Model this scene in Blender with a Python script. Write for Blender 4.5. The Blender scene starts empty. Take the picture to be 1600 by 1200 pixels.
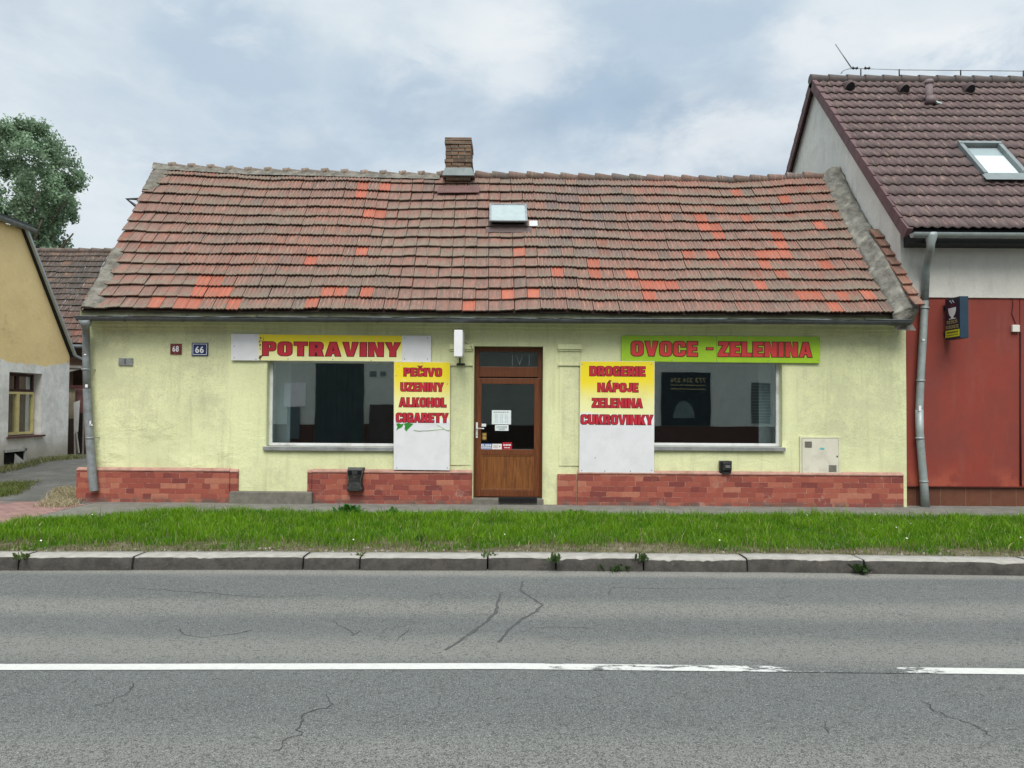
import bpy, bmesh, math, random
import numpy as np
from mathutils import Vector, Matrix, noise as mnoise
R = random.Random(7)
rad = math.radians
scene = bpy.context.scene
COL = scene.collection

# ------------------------------------------------------------------ camera
FPX, CAMZ = 1202.0, 1.75
PITCH, ROLL = rad(1.525), rad(0.40)
ROT = (Matrix.Rotation(rad(90) + PITCH, 3, 'X') @ Matrix.Rotation(ROLL, 3, 'Z'))
CAM = Vector((0, 0, CAMZ))
cd = bpy.data.cameras.new('camera')
cam = bpy.data.objects.new('camera', cd)
COL.objects.link(cam)
cam.matrix_world = Matrix.Translation(CAM) @ ROT.to_4x4()
cd.sensor_width = 36.0
cd.lens = FPX / 1600 * 36.0
cd.clip_start, cd.clip_end = 0.05, 3000
scene.camera = cam

def ray(px, py):
    return ROT @ Vector(((px - 800) / FPX, -(py - 600) / FPX, -1))
def PY(px, py, y):                       # survey: photo point -> point of the wall plane y = const
    d = ray(px, py); return CAM + d * (y / d.y)
def PX(px, py, x):
    d = ray(px, py); return CAM + d * (x / d.x)
def PZ(px, py, z):
    d = ray(px, py); return CAM + d * ((z - CAMZ) / d.z)
def proj(p):
    q = ROT.transposed() @ (Vector(p) - CAM)
    return 800 + FPX * q.x / -q.z, 600 - FPX * q.y / -q.z
F = 12.65                                 # the shop front's plane

# ------------------------------------------------------------------ tree helpers
def tag(o, label=None, cat=None, group=None, kind=None):
    if label: o['label'] = label
    if cat: o['category'] = cat
    if group: o['group'] = group
    if kind: o['kind'] = kind
    return o
def root(name, loc, label, cat, group=None):
    o = bpy.data.objects.new(name, None)
    o.empty_display_size = 0.2
    COL.objects.link(o); o.location = Vector(loc)
    return tag(o, label, cat, group)
def base_of(p):
    v = Vector((0, 0, 0))
    while p is not None:
        v += Vector(p.location); p = p.parent
    return v

class MB:
    def __init__(s):
        s.v = []; s.f = []; s.m = []; s.c = None; s.sm = []
    def quad(s, *ps, m=0, smooth=False):
        n = len(s.v); s.v += [tuple(p) for p in ps]
        s.f.append(tuple(range(n, n + len(ps)))); s.m.append(m); s.sm.append(smooth)
    def box(s, x0, x1, y0, y1, z0, z1, m=0):
        s.hexa([(x0, y0, z0), (x1, y0, z0), (x1, y1, z0), (x0, y1, z0), (x0, y0, z1), (x1, y0, z1), (x1, y1, z1), (x0, y1, z1)], m)
    def hexa(s, p, m=0):
        n = len(s.v); s.v += [tuple(q) for q in p]
        for f in ((0, 3, 2, 1), (4, 5, 6, 7), (0, 1, 5, 4), (1, 2, 6, 5), (2, 3, 7, 6), (3, 0, 4, 7)):
            s.f.append(tuple(n + i for i in f)); s.m.append(m); s.sm.append(False)
    def beam(s, a, b, w, h, up=(0, 0, 1), m=0):
        a = Vector(a); b = Vector(b); d = (b - a).normalized(); u = Vector(up)
        r = d.cross(u).normalized() * w / 2; t = r.normalized().cross(d).normalized() * h / 2
        s.hexa([a - r - t, a + r - t, b + r - t, b - r - t, a - r + t, a + r + t, b + r + t, b - r + t], m)
    def prism(s, pts, d, m=0):              # polygon pts extruded along vector d
        n = len(s.v); k = len(pts); d = Vector(d)
        s.v += [tuple(p) for p in pts] + [tuple(Vector(p) + d) for p in pts]
        s.f.append(tuple(range(n + k - 1, n - 1, -1))); s.m.append(m); s.sm.append(False)
        s.f.append(tuple(range(n + k, n + 2 * k))); s.m.append(m); s.sm.append(False)
        for i in range(k):
            j = (i + 1) % k
            s.f.append((n + i, n + j, n + k + j, n + k + i)); s.m.append(m); s.sm.append(False)
    def tube(s, path, r, seg=14, m=0, caps=True, a0=0, a1=2 * math.pi, ref=(1, 0, 0)):
        path = [Vector(p) for p in path]; n0 = len(s.v); full = abs(a1 - a0 - 2 * math.pi) < 1e-6
        k = seg if full else seg + 1
        rr = r if isinstance(r, (list, tuple)) else [r] * len(path)
        for i, p in enumerate(path):
            if i == 0: d = path[1] - p
            elif i == len(path) - 1: d = p - path[-2]
            else: d = (path[i + 1] - p).normalized() + (p - path[i - 1]).normalized()
            d.normalize(); e1 = Vector(ref) - d * d.dot(Vector(ref)); e1.normalize(); e2 = d.cross(e1)
            for j in range(k):
                a = a0 + (a1 - a0) * j / seg
                s.v.append(tuple(p + e1 * math.cos(a) * rr[i] + e2 * math.sin(a) * rr[i]))
        for i in range(len(path) - 1):
            for j in range(seg):
                j2 = (j + 1) % k
                s.f.append((n0 + i * k + j, n0 + i * k + j2, n0 + (i + 1) * k + j2, n0 + (i + 1) * k + j)); s.m.append(m); s.sm.append(True)
        if caps and full:
            s.f.append(tuple(n0 + j for j in range(k - 1, -1, -1))); s.m.append(m); s.sm.append(False)
            e = n0 + (len(path) - 1) * k
            s.f.append(tuple(e + j for j in range(k))); s.m.append(m); s.sm.append(False)
    def grid(s, nx, ny, fn, m=0, smooth=True):
        n = len(s.v)
        for j in range(ny + 1):
            for i in range(nx + 1):
                s.v.append(tuple(fn(i / nx, j / ny)))
        for j in range(ny):
            for i in range(nx):
                a = n + j * (nx + 1) + i
                s.f.append((a, a + 1, a + nx + 2, a + nx + 1)); s.m.append(m); s.sm.append(smooth)
    def build(s, name, mats, parent=None, bevel=0, colors=None, weld=False):
        if not isinstance(mats, (list, tuple)): mats = [mats]
        me = bpy.data.meshes.new(name)
        b = base_of(parent)
        me.from_pydata([(x - b.x, y - b.y, z - b.z) for x, y, z in s.v], [], s.f)
        for mt in mats: me.materials.append(mt)
        me.polygons.foreach_set('material_index', s.m)
        me.polygons.foreach_set('use_smooth', s.sm)
        if colors is not None:
            at = me.color_attributes.new('tint', 'FLOAT_COLOR', 'POINT')
            at.data.foreach_set('color', np.asarray(colors, dtype=np.float32).ravel())
        if colors is not None and len(WEAR) == len(s.v):
            at = me.color_attributes.new('wear', 'FLOAT_COLOR', 'POINT'); at.data.foreach_set('color', np.asarray(WEAR, dtype=np.float32).ravel())
        if bevel or weld:
            bm = bmesh.new(); bm.from_mesh(me)
            if weld: bmesh.ops.remove_doubles(bm, verts=bm.verts, dist=1e-5)
            if bevel:
                es = [e for e in bm.edges if len(e.link_faces) == 2 and e.calc_face_angle(0) > 0.5]
                bmesh.ops.bevel(bm, geom=es, offset=bevel, segments=2, profile=0.6, affect='EDGES', clamp_overlap=True)
            bm.to_mesh(me); bm.free()
        me.update()
        o = bpy.data.objects.new(name, me); COL.objects.link(o)
        if parent is not None: o.parent = parent
        return o

def fbm(x, y, z=0.0, o=4):
    return mnoise.fractal(Vector((x, y, z)), 1.0, 2.0, o)

# ------------------------------------------------------------------ materials
class NT:
    def __init__(s, name):
        s.mat = bpy.data.materials.new(name); s.mat.use_nodes = True
        s.t = s.mat.node_tree; s.t.nodes.clear()
        s.out = s.n('ShaderNodeOutputMaterial'); s.b = s.n('ShaderNodeBsdfPrincipled')
        s.l(s.b.outputs[0], s.out.inputs[0])
        s.geo = None
    def n(s, ty, **kw):
        nd = s.t.nodes.new(ty)
        for k, v in kw.items(): setattr(nd, k, v)
        return nd
    def l(s, a, b): s.t.links.new(a, b)
    def pos(s):
        if s.geo is None: s.geo = s.n('ShaderNodeNewGeometry')
        return s.geo.outputs['Position']
    def scaled(s, v):
        m = s.n('ShaderNodeVectorMath', operation='MULTIPLY'); s.l(s.pos(), m.inputs[0]); m.inputs[1].default_value = v
        return m.outputs[0]
    def sep(s):
        if not hasattr(s, '_sep'):
            s._sep = s.n('ShaderNodeSeparateXYZ'); s.l(s.pos(), s._sep.inputs[0])
        return s._sep.outputs
    def noise(s, scale, detail=4, rough=0.55, stretch=None, dist=0, off=None):
        nd = s.n('ShaderNodeTexNoise'); nd.inputs['Scale'].default_value = scale
        nd.inputs['Detail'].default_value = detail; nd.inputs['Roughness'].default_value = rough
        nd.inputs['Distortion'].default_value = dist
        v = s.scaled(stretch) if stretch else s.pos()
        if off:
            a = s.n('ShaderNodeVectorMath', operation='ADD'); s.l(v, a.inputs[0]); a.inputs[1].default_value = off; v = a.outputs[0]
        s.l(v, nd.inputs['Vector'])
        return nd.outputs['Fac']
    def ramp(s, v, lo, hi, a=0.0, b=1.0, smooth=True):
        nd = s.n('ShaderNodeMapRange'); nd.interpolation_type = 'SMOOTHSTEP' if smooth else 'LINEAR'
        s.l(v, nd.inputs['Value'])
        for i, x in enumerate((lo, hi, a, b)): nd.inputs[1 + i].default_value = x
        return nd.outputs[0]
    def math(s, op, a, b=0.5, clamp=False):
        nd = s.n('ShaderNodeMath', operation=op); nd.use_clamp = clamp
        for i, x in enumerate((a, b)):
            if isinstance(x, (int, float)): nd.inputs[i].default_value = x
            else: s.l(x, nd.inputs[i])
        return nd.outputs[0]
    def mix(s, fac, a, b, mode='MIX'):
        nd = s.n('ShaderNodeMix'); nd.data_type = 'RGBA'; nd.blend_type = mode
        for sock, x in ((nd.inputs[0], fac), (nd.inputs[6], a), (nd.inputs[7], b)):
            if isinstance(x, (int, float)): sock.default_value = x
            elif isinstance(x, (tuple, list)): sock.default_value = (*x[:3], 1)
            else: s.l(x, sock)
        return nd.outputs[2]
    def bump(s, h, strength=0.3, dist=0.01, prev=None):
        nd = s.n('ShaderNodeBump'); nd.inputs['Strength'].default_value = strength; nd.inputs['Distance'].default_value = dist
        s.l(h, nd.inputs['Height'])
        if prev is not None: s.l(prev, nd.inputs['Normal'])
        return nd.outputs[0]
    def done(s, col=None, rough=0.8, nor=None, spec=0.3, metal=0.0):
        if col is not None:
            if isinstance(col, (tuple, list)): s.b.inputs['Base Color'].default_value = (*col[:3], 1)
            else: s.l(col, s.b.inputs['Base Color'])
        if isinstance(rough, (int, float)): s.b.inputs['Roughness'].default_value = rough
        else: s.l(rough, s.b.inputs['Roughness'])
        s.b.inputs['Specular IOR Level'].default_value = spec
        s.b.inputs['Metallic'].default_value = metal
        if nor is not None: s.l(nor, s.b.inputs['Normal'])
        return s.mat

def lin(r, g, b):
    f = lambda c: (c / 255 / 12.92) if c / 255 <= 0.04045 else ((c / 255 + 0.055) / 1.055) ** 2.4
    return (f(r), f(g), f(b))

def plain(name, c, rough=0.6, var=0.25, scale=6, spec=0.3, metal=0.0, dirt=None, bump=0.0, bscale=60, dscale=3):
    n = NT(name)
    c2 = tuple(x * (1 - var) for x in c)
    col = n.mix(n.ramp(n.noise(scale, 6, 0.65), 0.3, 0.7), c, c2)
    if dirt: col = n.mix(n.math('MULTIPLY', n.ramp(n.noise(dscale, 8, 0.7, off=(3, 5, 9)), 0.48, 0.72), 0.75), col, dirt)
    nor = n.bump(n.noise(bscale, 4), bump, 0.01) if bump else None
    return n.done(col, rough, nor, spec, metal)

M = {}
def m_facade():
    n = NT('shop_plaster'); x, y, z = n.sep()
    base = n.mix(n.ramp(n.noise(0.9, 5, 0.6), 0.35, 0.65), (0.725, 0.745, 0.445), (0.66, 0.68, 0.40))
    fine = n.noise(38, 5, 0.7)
    base = n.mix(n.ramp(fine, 0.42, 0.72, 0, 0.35), base, (0.47, 0.49, 0.29))
    # grimy old roughcast left and right, with the newer paint around the windows and low on the wall
    ml = n.math('MULTIPLY', n.ramp(x, -4.75, -4.62, 1, 0), n.ramp(z, 0.75, 1.5, 0, 1))
    mr = n.math('MULTIPLY', n.ramp(x, 4.55, 4.85, 0, 1), n.ramp(z, 0.75, 1.35, 0, 1))
    mm = n.math('MAXIMUM', ml, mr)
    pil = n.math('MULTIPLY', n.ramp(x, 0.80, 0.84, 0, 1), n.ramp(x, 1.12, 1.16, 1, 0))
    pil2 = n.math('MULTIPLY', n.ramp(x, -1.02, -0.98, 0, 1), n.ramp(x, -0.72, -0.68, 1, 0))
    mm = n.math('MAXIMUM', mm, n.math('MULTIPLY', n.math('MAXIMUM', pil, pil2), 0.8))
    mm = n.math('MAXIMUM', mm, n.ramp(z, 2.35, 2.75, 0, 0.22))
    blot = n.ramp(n.noise(1.7, 8, 0.74, off=(2, 0, 4)), 0.40, 0.60)
    base = n.mix(n.math('MULTIPLY', n.math('MULTIPLY', mm, blot), 0.48), base, (0.44, 0.44, 0.29))
    sp = n.ramp(n.noise(75, 3, 0.6), 0.56, 0.66)
    base = n.mix(n.math('MULTIPLY', n.math('MULTIPLY', sp, mm), 0.45), base, (0.20, 0.21, 0.12))
    # rain streaks and dirt near the ground, odd knocks
    st = n.ramp(n.noise(3.0, 5, 0.6, stretch=(3, 1, 0.25)), 0.5, 0.75)
    base = n.mix(n.math('MULTIPLY', st, 0.30), base, (0.33, 0.35, 0.20))
    kn = n.ramp(n.noise(5, 6, 0.8, off=(9, 1, 2)), 0.67, 0.73)
    base = n.mix(n.math('MULTIPLY', kn, 0.8), base, (0.30, 0.29, 0.20))
    low = n.math('MULTIPLY', n.ramp(z, 0.55, 1.0, 1, 0), n.ramp(n.noise(4, 6, 0.7), 0.45, 0.65))
    base = n.mix(n.math('MULTIPLY', low, 0.4), base, (0.45, 0.43, 0.28))
    b1 = n.bump(n.math('MULTIPLY', n.noise(5.5, 7, 0.65, dist=0.6, stretch=(0.7, 1, 1.4)), n.math('ADD', n.math('MULTIPLY', n.math('MULTIPLY', n.ramp(z, 1.1, 1.75, 1.0, 0.0), n.ramp(x, -4.7, -4.5, 1, 0.25)), n.ramp(n.noise(1.1, 3, 0.5, off=(2, 2, 2)), 0.42, 0.6)), 0.10)), 0.55, 0.06)
    b2 = n.bump(n.noise(70, 4, 0.7), 0.45, 0.008, b1)
    return n.done(base, 0.92, b2, 0.15)
def m_plaster(name, c, c2, dirt, bs=60):
    n = NT(name)
    col = n.mix(n.ramp(n.noise(1.3, 7, 0.68), 0.35, 0.65), c, c2)
    col = n.mix(n.math('MULTIPLY', n.ramp(n.noise(2.5, 8, 0.7, stretch=(1.6, 1.6, 0.45)), 0.5, 0.72), 0.6), col, dirt)
    col = n.mix(n.ramp(n.noise(25, 5, 0.7), 0.4, 0.75, 0, 0.3), col, dirt)
    return n.done(col, 0.92, n.bump(n.noise(bs, 4, 0.7), 0.4, 0.01, n.bump(n.noise(3, 4), 0.35, 0.04)), 0.15)
def m_yellow_wall():
    n = NT('yellow_house_plaster'); x, y, z = n.sep()
    col = n.mix(n.ramp(n.noise(1.2, 8, 0.7), 0.35, 0.65), (0.86, 0.66, 0.34), (0.80, 0.60, 0.31))
    col = n.mix(n.ramp(n.noise(5, 7, 0.75, stretch=(1, 1, 0.5), off=(4, 1, 2)), 0.60, 0.66, 0, 0.7), col, (0.74, 0.66, 0.46))
    col = n.mix(n.ramp(n.noise(2.0, 6, 0.7, off=(1, 7, 2)), 0.58, 0.72, 0, 0.4), col, (0.42, 0.33, 0.19))
    # bare cement below a wavering edge
    w = n.noise(0.9, 3, 0.5, off=(0, 3, 0))
    edge = n.math('ADD', z, n.math('MULTIPLY', n.math('SUBTRACT', w, 0.5), -0.8))
    cem = n.mix(n.ramp(n.noise(2.6, 8, 0.72), 0.38, 0.62), (0.86, 0.845, 0.83), (0.66, 0.65, 0.63))
    cem = n.mix(n.ramp(z, 0.5, 1.15, 0.75, 0), cem, (0.33, 0.29, 0.23))
    col = n.mix(n.ramp(edge, 2.52, 2.58, 1, 0), col, cem)
    return n.done(col, 0.93, n.bump(n.noise(40, 5, 0.7), 0.5, 0.012, n.bump(n.noise(2.5, 4), 0.5, 0.05)), 0.12)
def m_brick(name, c1, c2, mortar, bw, rh, ms, axes=('X', 'Z'), off=0.5, rough=0.75, bump=0.4):
    n = NT(name); x, y, z = n.sep()
    sx = n.math('ADD', x, y) if axes[0] == 'XY' else x
    cv = n.n('ShaderNodeCombineXYZ'); n.l(sx, cv.inputs[0]); n.l(z if axes[1] == 'Z' else y, cv.inputs[1])
    br = n.n('ShaderNodeTexBrick'); n.l(cv.outputs[0], br.inputs['Vector'])
    br.offset = off; br.inputs['Scale'].default_value = 1; br.inputs['Brick Width'].default_value = bw; br.inputs['Row Height'].default_value = rh
    br.inputs['Mortar Size'].default_value = ms; br.inputs['Mortar Smooth'].default_value = 0.3; br.inputs['Bias'].default_value = 0.0
    br.inputs['Color1'].default_value = (*c1, 1); br.inputs['Color2'].default_value = (*c2, 1); br.inputs['Mortar'].default_value = (*mortar, 1)
    col = n.mix(n.ramp(n.noise(7, 7, 0.7), 0.4, 0.7, 0, 0.4), br.outputs['Color'], tuple(0.55 * a for a in c2))
    col = n.mix(n.ramp(n.noise(2.3, 6, 0.7, off=(5, 5, 5)), 0.5, 0.7, 0, 0.45), col, tuple(0.5 * a + 0.5 * b for a, b in zip(c1, mortar)))
    inv = n.math('SUBTRACT', 1.0, br.outputs['Fac'])
    nor = n.bump(inv, bump, 0.006, n.bump(n.noise(60, 4), 0.25, 0.006))
    return n.done(col, rough, nor, 0.25)
def m_asphalt(name='asphalt', tone=(0.106, 0.112, 0.107), bands=True, group=True):
    n = NT(name); x, y, z = n.sep()
    c = asphalt_color(n, tone, bands)
    nor = n.bump(n.noise(140, 3, 0.7), 0.55, 0.006, n.bump(n.noise(1.2, 4), 0.12, 0.05))
    return n.done(c, 0.88, nor, 0.25)
def asphalt_color(n, tone, bands):
    x, y, z = n.sep()
    T = lambda k, w=0.0: (tone[0] * k + w, tone[1] * k + w * 0.9, tone[2] * k + w * 0.75)
    col = n.mix(n.ramp(n.noise(0.55, 6, 0.65, stretch=(0.35, 1, 1)), 0.35, 0.65), T(1.12), T(0.92))
    if bands:
        # lighter dusty strips along the lane's middle, the gutter and the joint, darker wheel tracks
        w = n.math('ADD', y, n.math('MULTIPLY', n.math('SUBTRACT', n.noise(0.5, 4, 0.6), 0.5), 0.35))
        for c0, hw, k in ((8.02, 0.14, 0.6), (6.62, 0.22, 0.58), (5.50, 0.22, 0.55), (3.7, 0.35, 0.42)):
            m = n.math('MULTIPLY', n.ramp(w, c0 - 2 * hw, c0 - hw * 0.3, 0, 1), n.ramp(w, c0 + hw * 0.3, c0 + 2 * hw, 1, 0))
            col = n.mix(n.math('MULTIPLY', m, k), col, (0.275, 0.255, 0.215))
        m = n.ramp(y, 7.84, 8.0, 0, 0.75)
        col = n.mix(n.math('MULTIPLY', m, n.ramp(n.noise(3, 5), 0.3, 0.6, 0.4, 1)), col, (0.31, 0.285, 0.235))
    col = n.mix(n.ramp(n.noise(0.9, 6, 0.7, stretch=(0.5, 1.3, 1), off=(4, 8, 0)), 0.54, 0.70, 0, 0.35), col, T(0.72))
    col = n.mix(n.ramp(n.noise(1.7, 6, 0.7, stretch=(0.4, 1, 1), off=(14, 2, 0)), 0.56, 0.72, 0, 0.35), col, (0.24, 0.225, 0.19))
    g1 = n.noise(95, 2, 0.9); g2 = n.noise(170, 2, 0.6, off=(3, 3, 3)); g3 = n.noise(48, 3, 0.8, off=(7, 1, 3))
    col = n.mix(n.ramp(g1, 0.48, 0.60, 0, 0.85), col, T(2.05, 0.02))
    col = n.mix(n.ramp(g2, 0.50, 0.60, 0, 0.85), col, T(0.38))
    col = n.mix(n.ramp(g3, 0.52, 0.62, 0, 0.7), col, T(0.42))
    g4 = n.noise(70, 1, 0.5, off=(1, 9, 3))
    col = n.mix(n.ramp(g4, 0.69, 0.74, 0, 0.45), col, (0.42, 0.42, 0.40))
    # hairline cracks, only here and there
    vo = n.n('ShaderNodeTexVoronoi'); vo.feature = 'DISTANCE_TO_EDGE'; vo.inputs['Scale'].default_value = 0.62
    wv = n.n('ShaderNodeVectorMath', operation='ADD'); nz = n.n('ShaderNodeTexNoise'); nz.inputs['Scale'].default_value = 2.6; nz.inputs['Detail'].default_value = 8
    nz.inputs['Roughness'].default_value = 0.7
    n.l(n.pos(), nz.inputs['Vector']); sc = n.n('ShaderNodeVectorMath', operation='SCALE'); sc.inputs['Scale'].default_value = 0.9
    n.l(nz.outputs['Color'], sc.inputs[0]); n.l(n.pos(), wv.inputs[0]); n.l(sc.outputs[0], wv.inputs[1])
    n.l(wv.outputs[0], vo.inputs['Vector'])
    gate = n.math('MULTIPLY', n.ramp(n.noise(0.7, 3, 0.6, off=(11, 3, 0)), 0.47, 0.60), n.ramp(n.noise(6, 4, 0.7, off=(1, 3, 0)), 0.42, 0.58))
    ck = n.math('MULTIPLY', n.ramp(vo.outputs['Distance'], 0.0, 0.010, 0.6, 0), gate)
    return n.mix(ck, col, T(0.22))
def m_marking():
    n = NT('road_paint'); x, y, z = n.sep()
    asp = asphalt_color(n, (0.106, 0.112, 0.107), True)
    wear = n.noise(9, 8, 0.75, stretch=(0.5, 1.6, 1))
    thr = n.math('ADD', n.ramp(x, 0.08, 0.28, 0.22, 0.45), n.ramp(x, 1.4, 2.35, 0, 0.24))
    thr = n.math('SUBTRACT', thr, n.ramp(x, 2.35, 3.2, 0, 0.50))
    # the far half of the stripe went first on the right
    v = n.math('SUBTRACT', wear, thr)
    paint = n.mix(n.ramp(n.noise(30, 5), 0.35, 0.75, 0, 0.45), (0.54, 0.54, 0.505), (0.40, 0.395, 0.37))
    col = n.mix(n.ramp(v, -0.015, 0.015), asp, paint)
    return n.done(col, 0.8, n.bump(n.noise(140, 3, 0.7), 0.4, 0.005), 0.3)
def m_tiles(name, lichen=(0.19, 0.17, 0.13), amount=0.7, ribs=False):
    n = NT(name)
    at = n.n('ShaderNodeVertexColor'); at.layer_name = 'tint'
    col = at.outputs['Color']; s = at.outputs['Alpha']; old = 1.0; rib = None
    if ribs:                                              # grooves hold moss and soot, the worn rib tops stay pale; new tiles are clean
        wr = n.n('ShaderNodeVertexColor'); wr.layer_name = 'wear'; sp = n.n('ShaderNodeSeparateColor'); n.l(wr.outputs['Color'], sp.inputs[0])
        rib, old, tt = sp.outputs[0], n.ramp(sp.outputs[1], 0, 1, 0.40, 1), sp.outputs[2]
    col = n.mix(n.math('MULTIPLY', n.ramp(n.noise(9, 6, 0.7), 0.35, 0.7, 0, 0.5), old), col, n.mix(0.5, col, (0.14, 0.10, 0.085)))
    st = n.noise(26, 5, 0.7, stretch=(1, 0.10, 0.10))
    col = n.mix(n.math('MULTIPLY', n.ramp(st, 0.44, 0.60, 0, 0.62), old), col, (0.125, 0.105, 0.092))
    col = n.mix(n.math('MULTIPLY', n.ramp(n.noise(34, 5, 0.7, stretch=(1, 0.1, 0.1), off=(3, 1, 8)), 0.54, 0.66, 0, 0.5), old), col, (0.43, 0.30, 0.235))
    if ribs:
        gr = n.math('MULTIPLY', n.ramp(rib, 0.05, 0.6, 1, 0), n.ramp(n.noise(5, 6, 0.7, off=(2, 6, 1)), 0.3, 0.6, 0.35, 0.9))
        col = n.mix(n.math('MULTIPLY', n.math('MULTIPLY', gr, 0.52), old), col, (0.130, 0.105, 0.085))
        col = n.mix(n.math('MULTIPLY', n.ramp(rib, 0.6, 1.2, 0, 0.32), old), col, (0.40, 0.27, 0.215))
        jn = n.math('MAXIMUM', n.ramp(tt, 0.0, 0.05, 1, 0), n.ramp(tt, 0.95, 1.0, 0, 1))
        col = n.mix(n.math('MULTIPLY', jn, 0.55), col, (0.05, 0.04, 0.035))
    li = n.math('ADD', n.noise(14, 7, 0.75, off=(1, 2, 3)), n.ramp(s, 0.0, 0.65, 0.10, -0.07))
    big = n.ramp(n.noise(0.8, 4, 0.6, off=(7, 7, 1)), 0.36, 0.64, -0.07, 0.08)
    lm = n.ramp(n.math('ADD', li, big), 0.50, 0.62, 0, amount)
    col = n.mix(n.math('MULTIPLY', lm, old) if ribs else lm, col, lichen)
    sp2 = n.ramp(n.noise(34, 6, 0.75, off=(8, 2, 3)), 0.64, 0.69, 0, 0.65)
    col = n.mix(n.math('MULTIPLY', sp2, old) if ribs else sp2, col, (0.42, 0.40, 0.33))
    return n.done(col, 0.9, n.bump(n.noise(60, 4, 0.7), 0.4, 0.006), 0.15)
def m_attr(name, rough=0.7, spec=0.2, trans=0.0, jit=0.25):
    n = NT(name)
    at = n.n('ShaderNodeVertexColor'); at.layer_name = 'tint'
    col = n.mix(n.ramp(n.noise(3, 4), 0.35, 0.65, 0, jit), at.outputs['Color'], n.mix(0.5, at.outputs['Color'], (0.02, 0.03, 0.005)))
    n.done(col, rough, None, spec)
    if trans:
        tr = n.n('ShaderNodeBsdfTranslucent'); n.l(col, tr.inputs[0])
        mx = n.n('ShaderNodeMixShader'); mx.inputs[0].default_value = trans
        n.l(n.b.outputs[0], mx.inputs[1]); n.l(tr.outputs[0], mx.inputs[2]); n.l(mx.outputs[0], n.out.inputs[0])
    return n.mat
def m_glass(name, refl=0.22, tint=(0.75, 0.82, 0.82), rough=0.0):
    n = NT(name); n.t.nodes.remove(n.b)
    tr = n.n('ShaderNodeBsdfTransparent'); tr.inputs[0].default_value = (*tint, 1)
    gl = n.n('ShaderNodeBsdfGlossy'); gl.inputs['Roughness'].default_value = rough
    gl.inputs[0].default_value = (0.92, 0.98, 0.98, 1)
    if rough == 0.0:
        nb = n.bump(n.noise(1.5, 2), 0.02, 0.02); n.l(nb, gl.inputs['Normal'])
    fr = n.n('ShaderNodeFresnel'); fr.inputs[0].default_value = 1.5
    f = n.math('ADD', n.math('MULTIPLY', fr.outputs[0], 1.0), refl - 0.04, clamp=True)
    n.pos(); f = n.math('MULTIPLY', f, n.math('SUBTRACT', 1.0, n.geo.outputs['Backfacing']))
    mx = n.n('ShaderNodeMixShader'); n.l(f, mx.inputs[0]); n.l(tr.outputs[0], mx.inputs[1]); n.l(gl.outputs[0], mx.inputs[2])
    n.l(mx.outputs[0], n.out.inputs[0])
    return n.mat
def m_wood(name, c1, c2, axis='z'):
    n = NT(name)
    st = (14, 14, 0.8) if axis == 'z' else (0.8, 14, 14)
    g = n.noise(4, 7, 0.7, stretch=st, dist=0.3)
    col = n.mix(n.ramp(g, 0.35, 0.65), c1, c2)
    return n.done(col, 0.42, n.bump(g, 0.1, 0.002), 0.4)
def m_yellow_print(zt, zb, white_from=None):
    n = NT('sign_print'); x, y, z = n.sep()
    w = n.math('ADD', z, n.math('MULTIPLY', n.math('SUBTRACT', n.noise(1.4, 4, 0.6), 0.5), 0.22))
    f = n.ramp(w, zb, zt)
    col = n.mix(f, (0.80, 0.79, 0.40), (0.83, 0.67, 0.02))
    if white_from is not None: col = n.mix(n.ramp(w, white_from, white_from + 0.06, 1, 0), col, (0.78, 0.78, 0.79))
    # crazing and flaked spots in the print
    col = n.mix(n.ramp(n.noise(6, 8, 0.75, off=(3, 1, 1)), 0.64, 0.66, 0, 0.8), col, (0.72, 0.70, 0.62))
    col = n.mix(n.ramp(n.noise(3, 6, 0.7), 0.5, 0.75, 0, 0.25), col, (0.45, 0.42, 0.25))
    return n.done(col, 0.45, None, 0.4)
M['facade'] = m_facade()
M['interior'] = plain('interior_paint', (0.46, 0.50, 0.47), 0.9, 0.2, 2)
M['white_jamb'] = plain('white_plastic', (0.74, 0.75, 0.74), 0.4, 0.10, 5, dirt=(0.45, 0.44, 0.40), spec=0.4)
M['zinc'] = plain('zinc', (0.27, 0.30, 0.31), 0.55, 0.3, 7, 0.5, 0.25, dirt=(0.13, 0.13, 0.12), dscale=6)
M['zinc_dark'] = plain('old_zinc', (0.115, 0.13, 0.135), 0.6, 0.35, 6, 0.4, 0.2, dirt=(0.06, 0.055, 0.05), dscale=5)
M['sill'] = plain('sill_metal', (0.26, 0.27, 0.27), 0.55, 0.3, 6, 0.4, 0.2, dirt=(0.12, 0.11, 0.10))
M['mortar'] = plain('lichen_mortar', (0.24, 0.225, 0.19), 0.95, 0.55, 7, 0.1, dirt=(0.10, 0.097, 0.08), bump=1.0, bscale=28, dscale=7)
M['concrete'] = plain('old_concrete', (0.195, 0.182, 0.155), 0.92, 0.3, 8, 0.15, dirt=(0.17, 0.16, 0.14), bump=0.5, bscale=80, dscale=4)
M['roof_old'] = m_tiles('old_clay_tiles', ribs=True)
M['cap_tile'] = m_tiles('cap_tiles')
M['ridge'] = m_tiles('ridge_clay', (0.17, 0.155, 0.12), 0.85)
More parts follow.
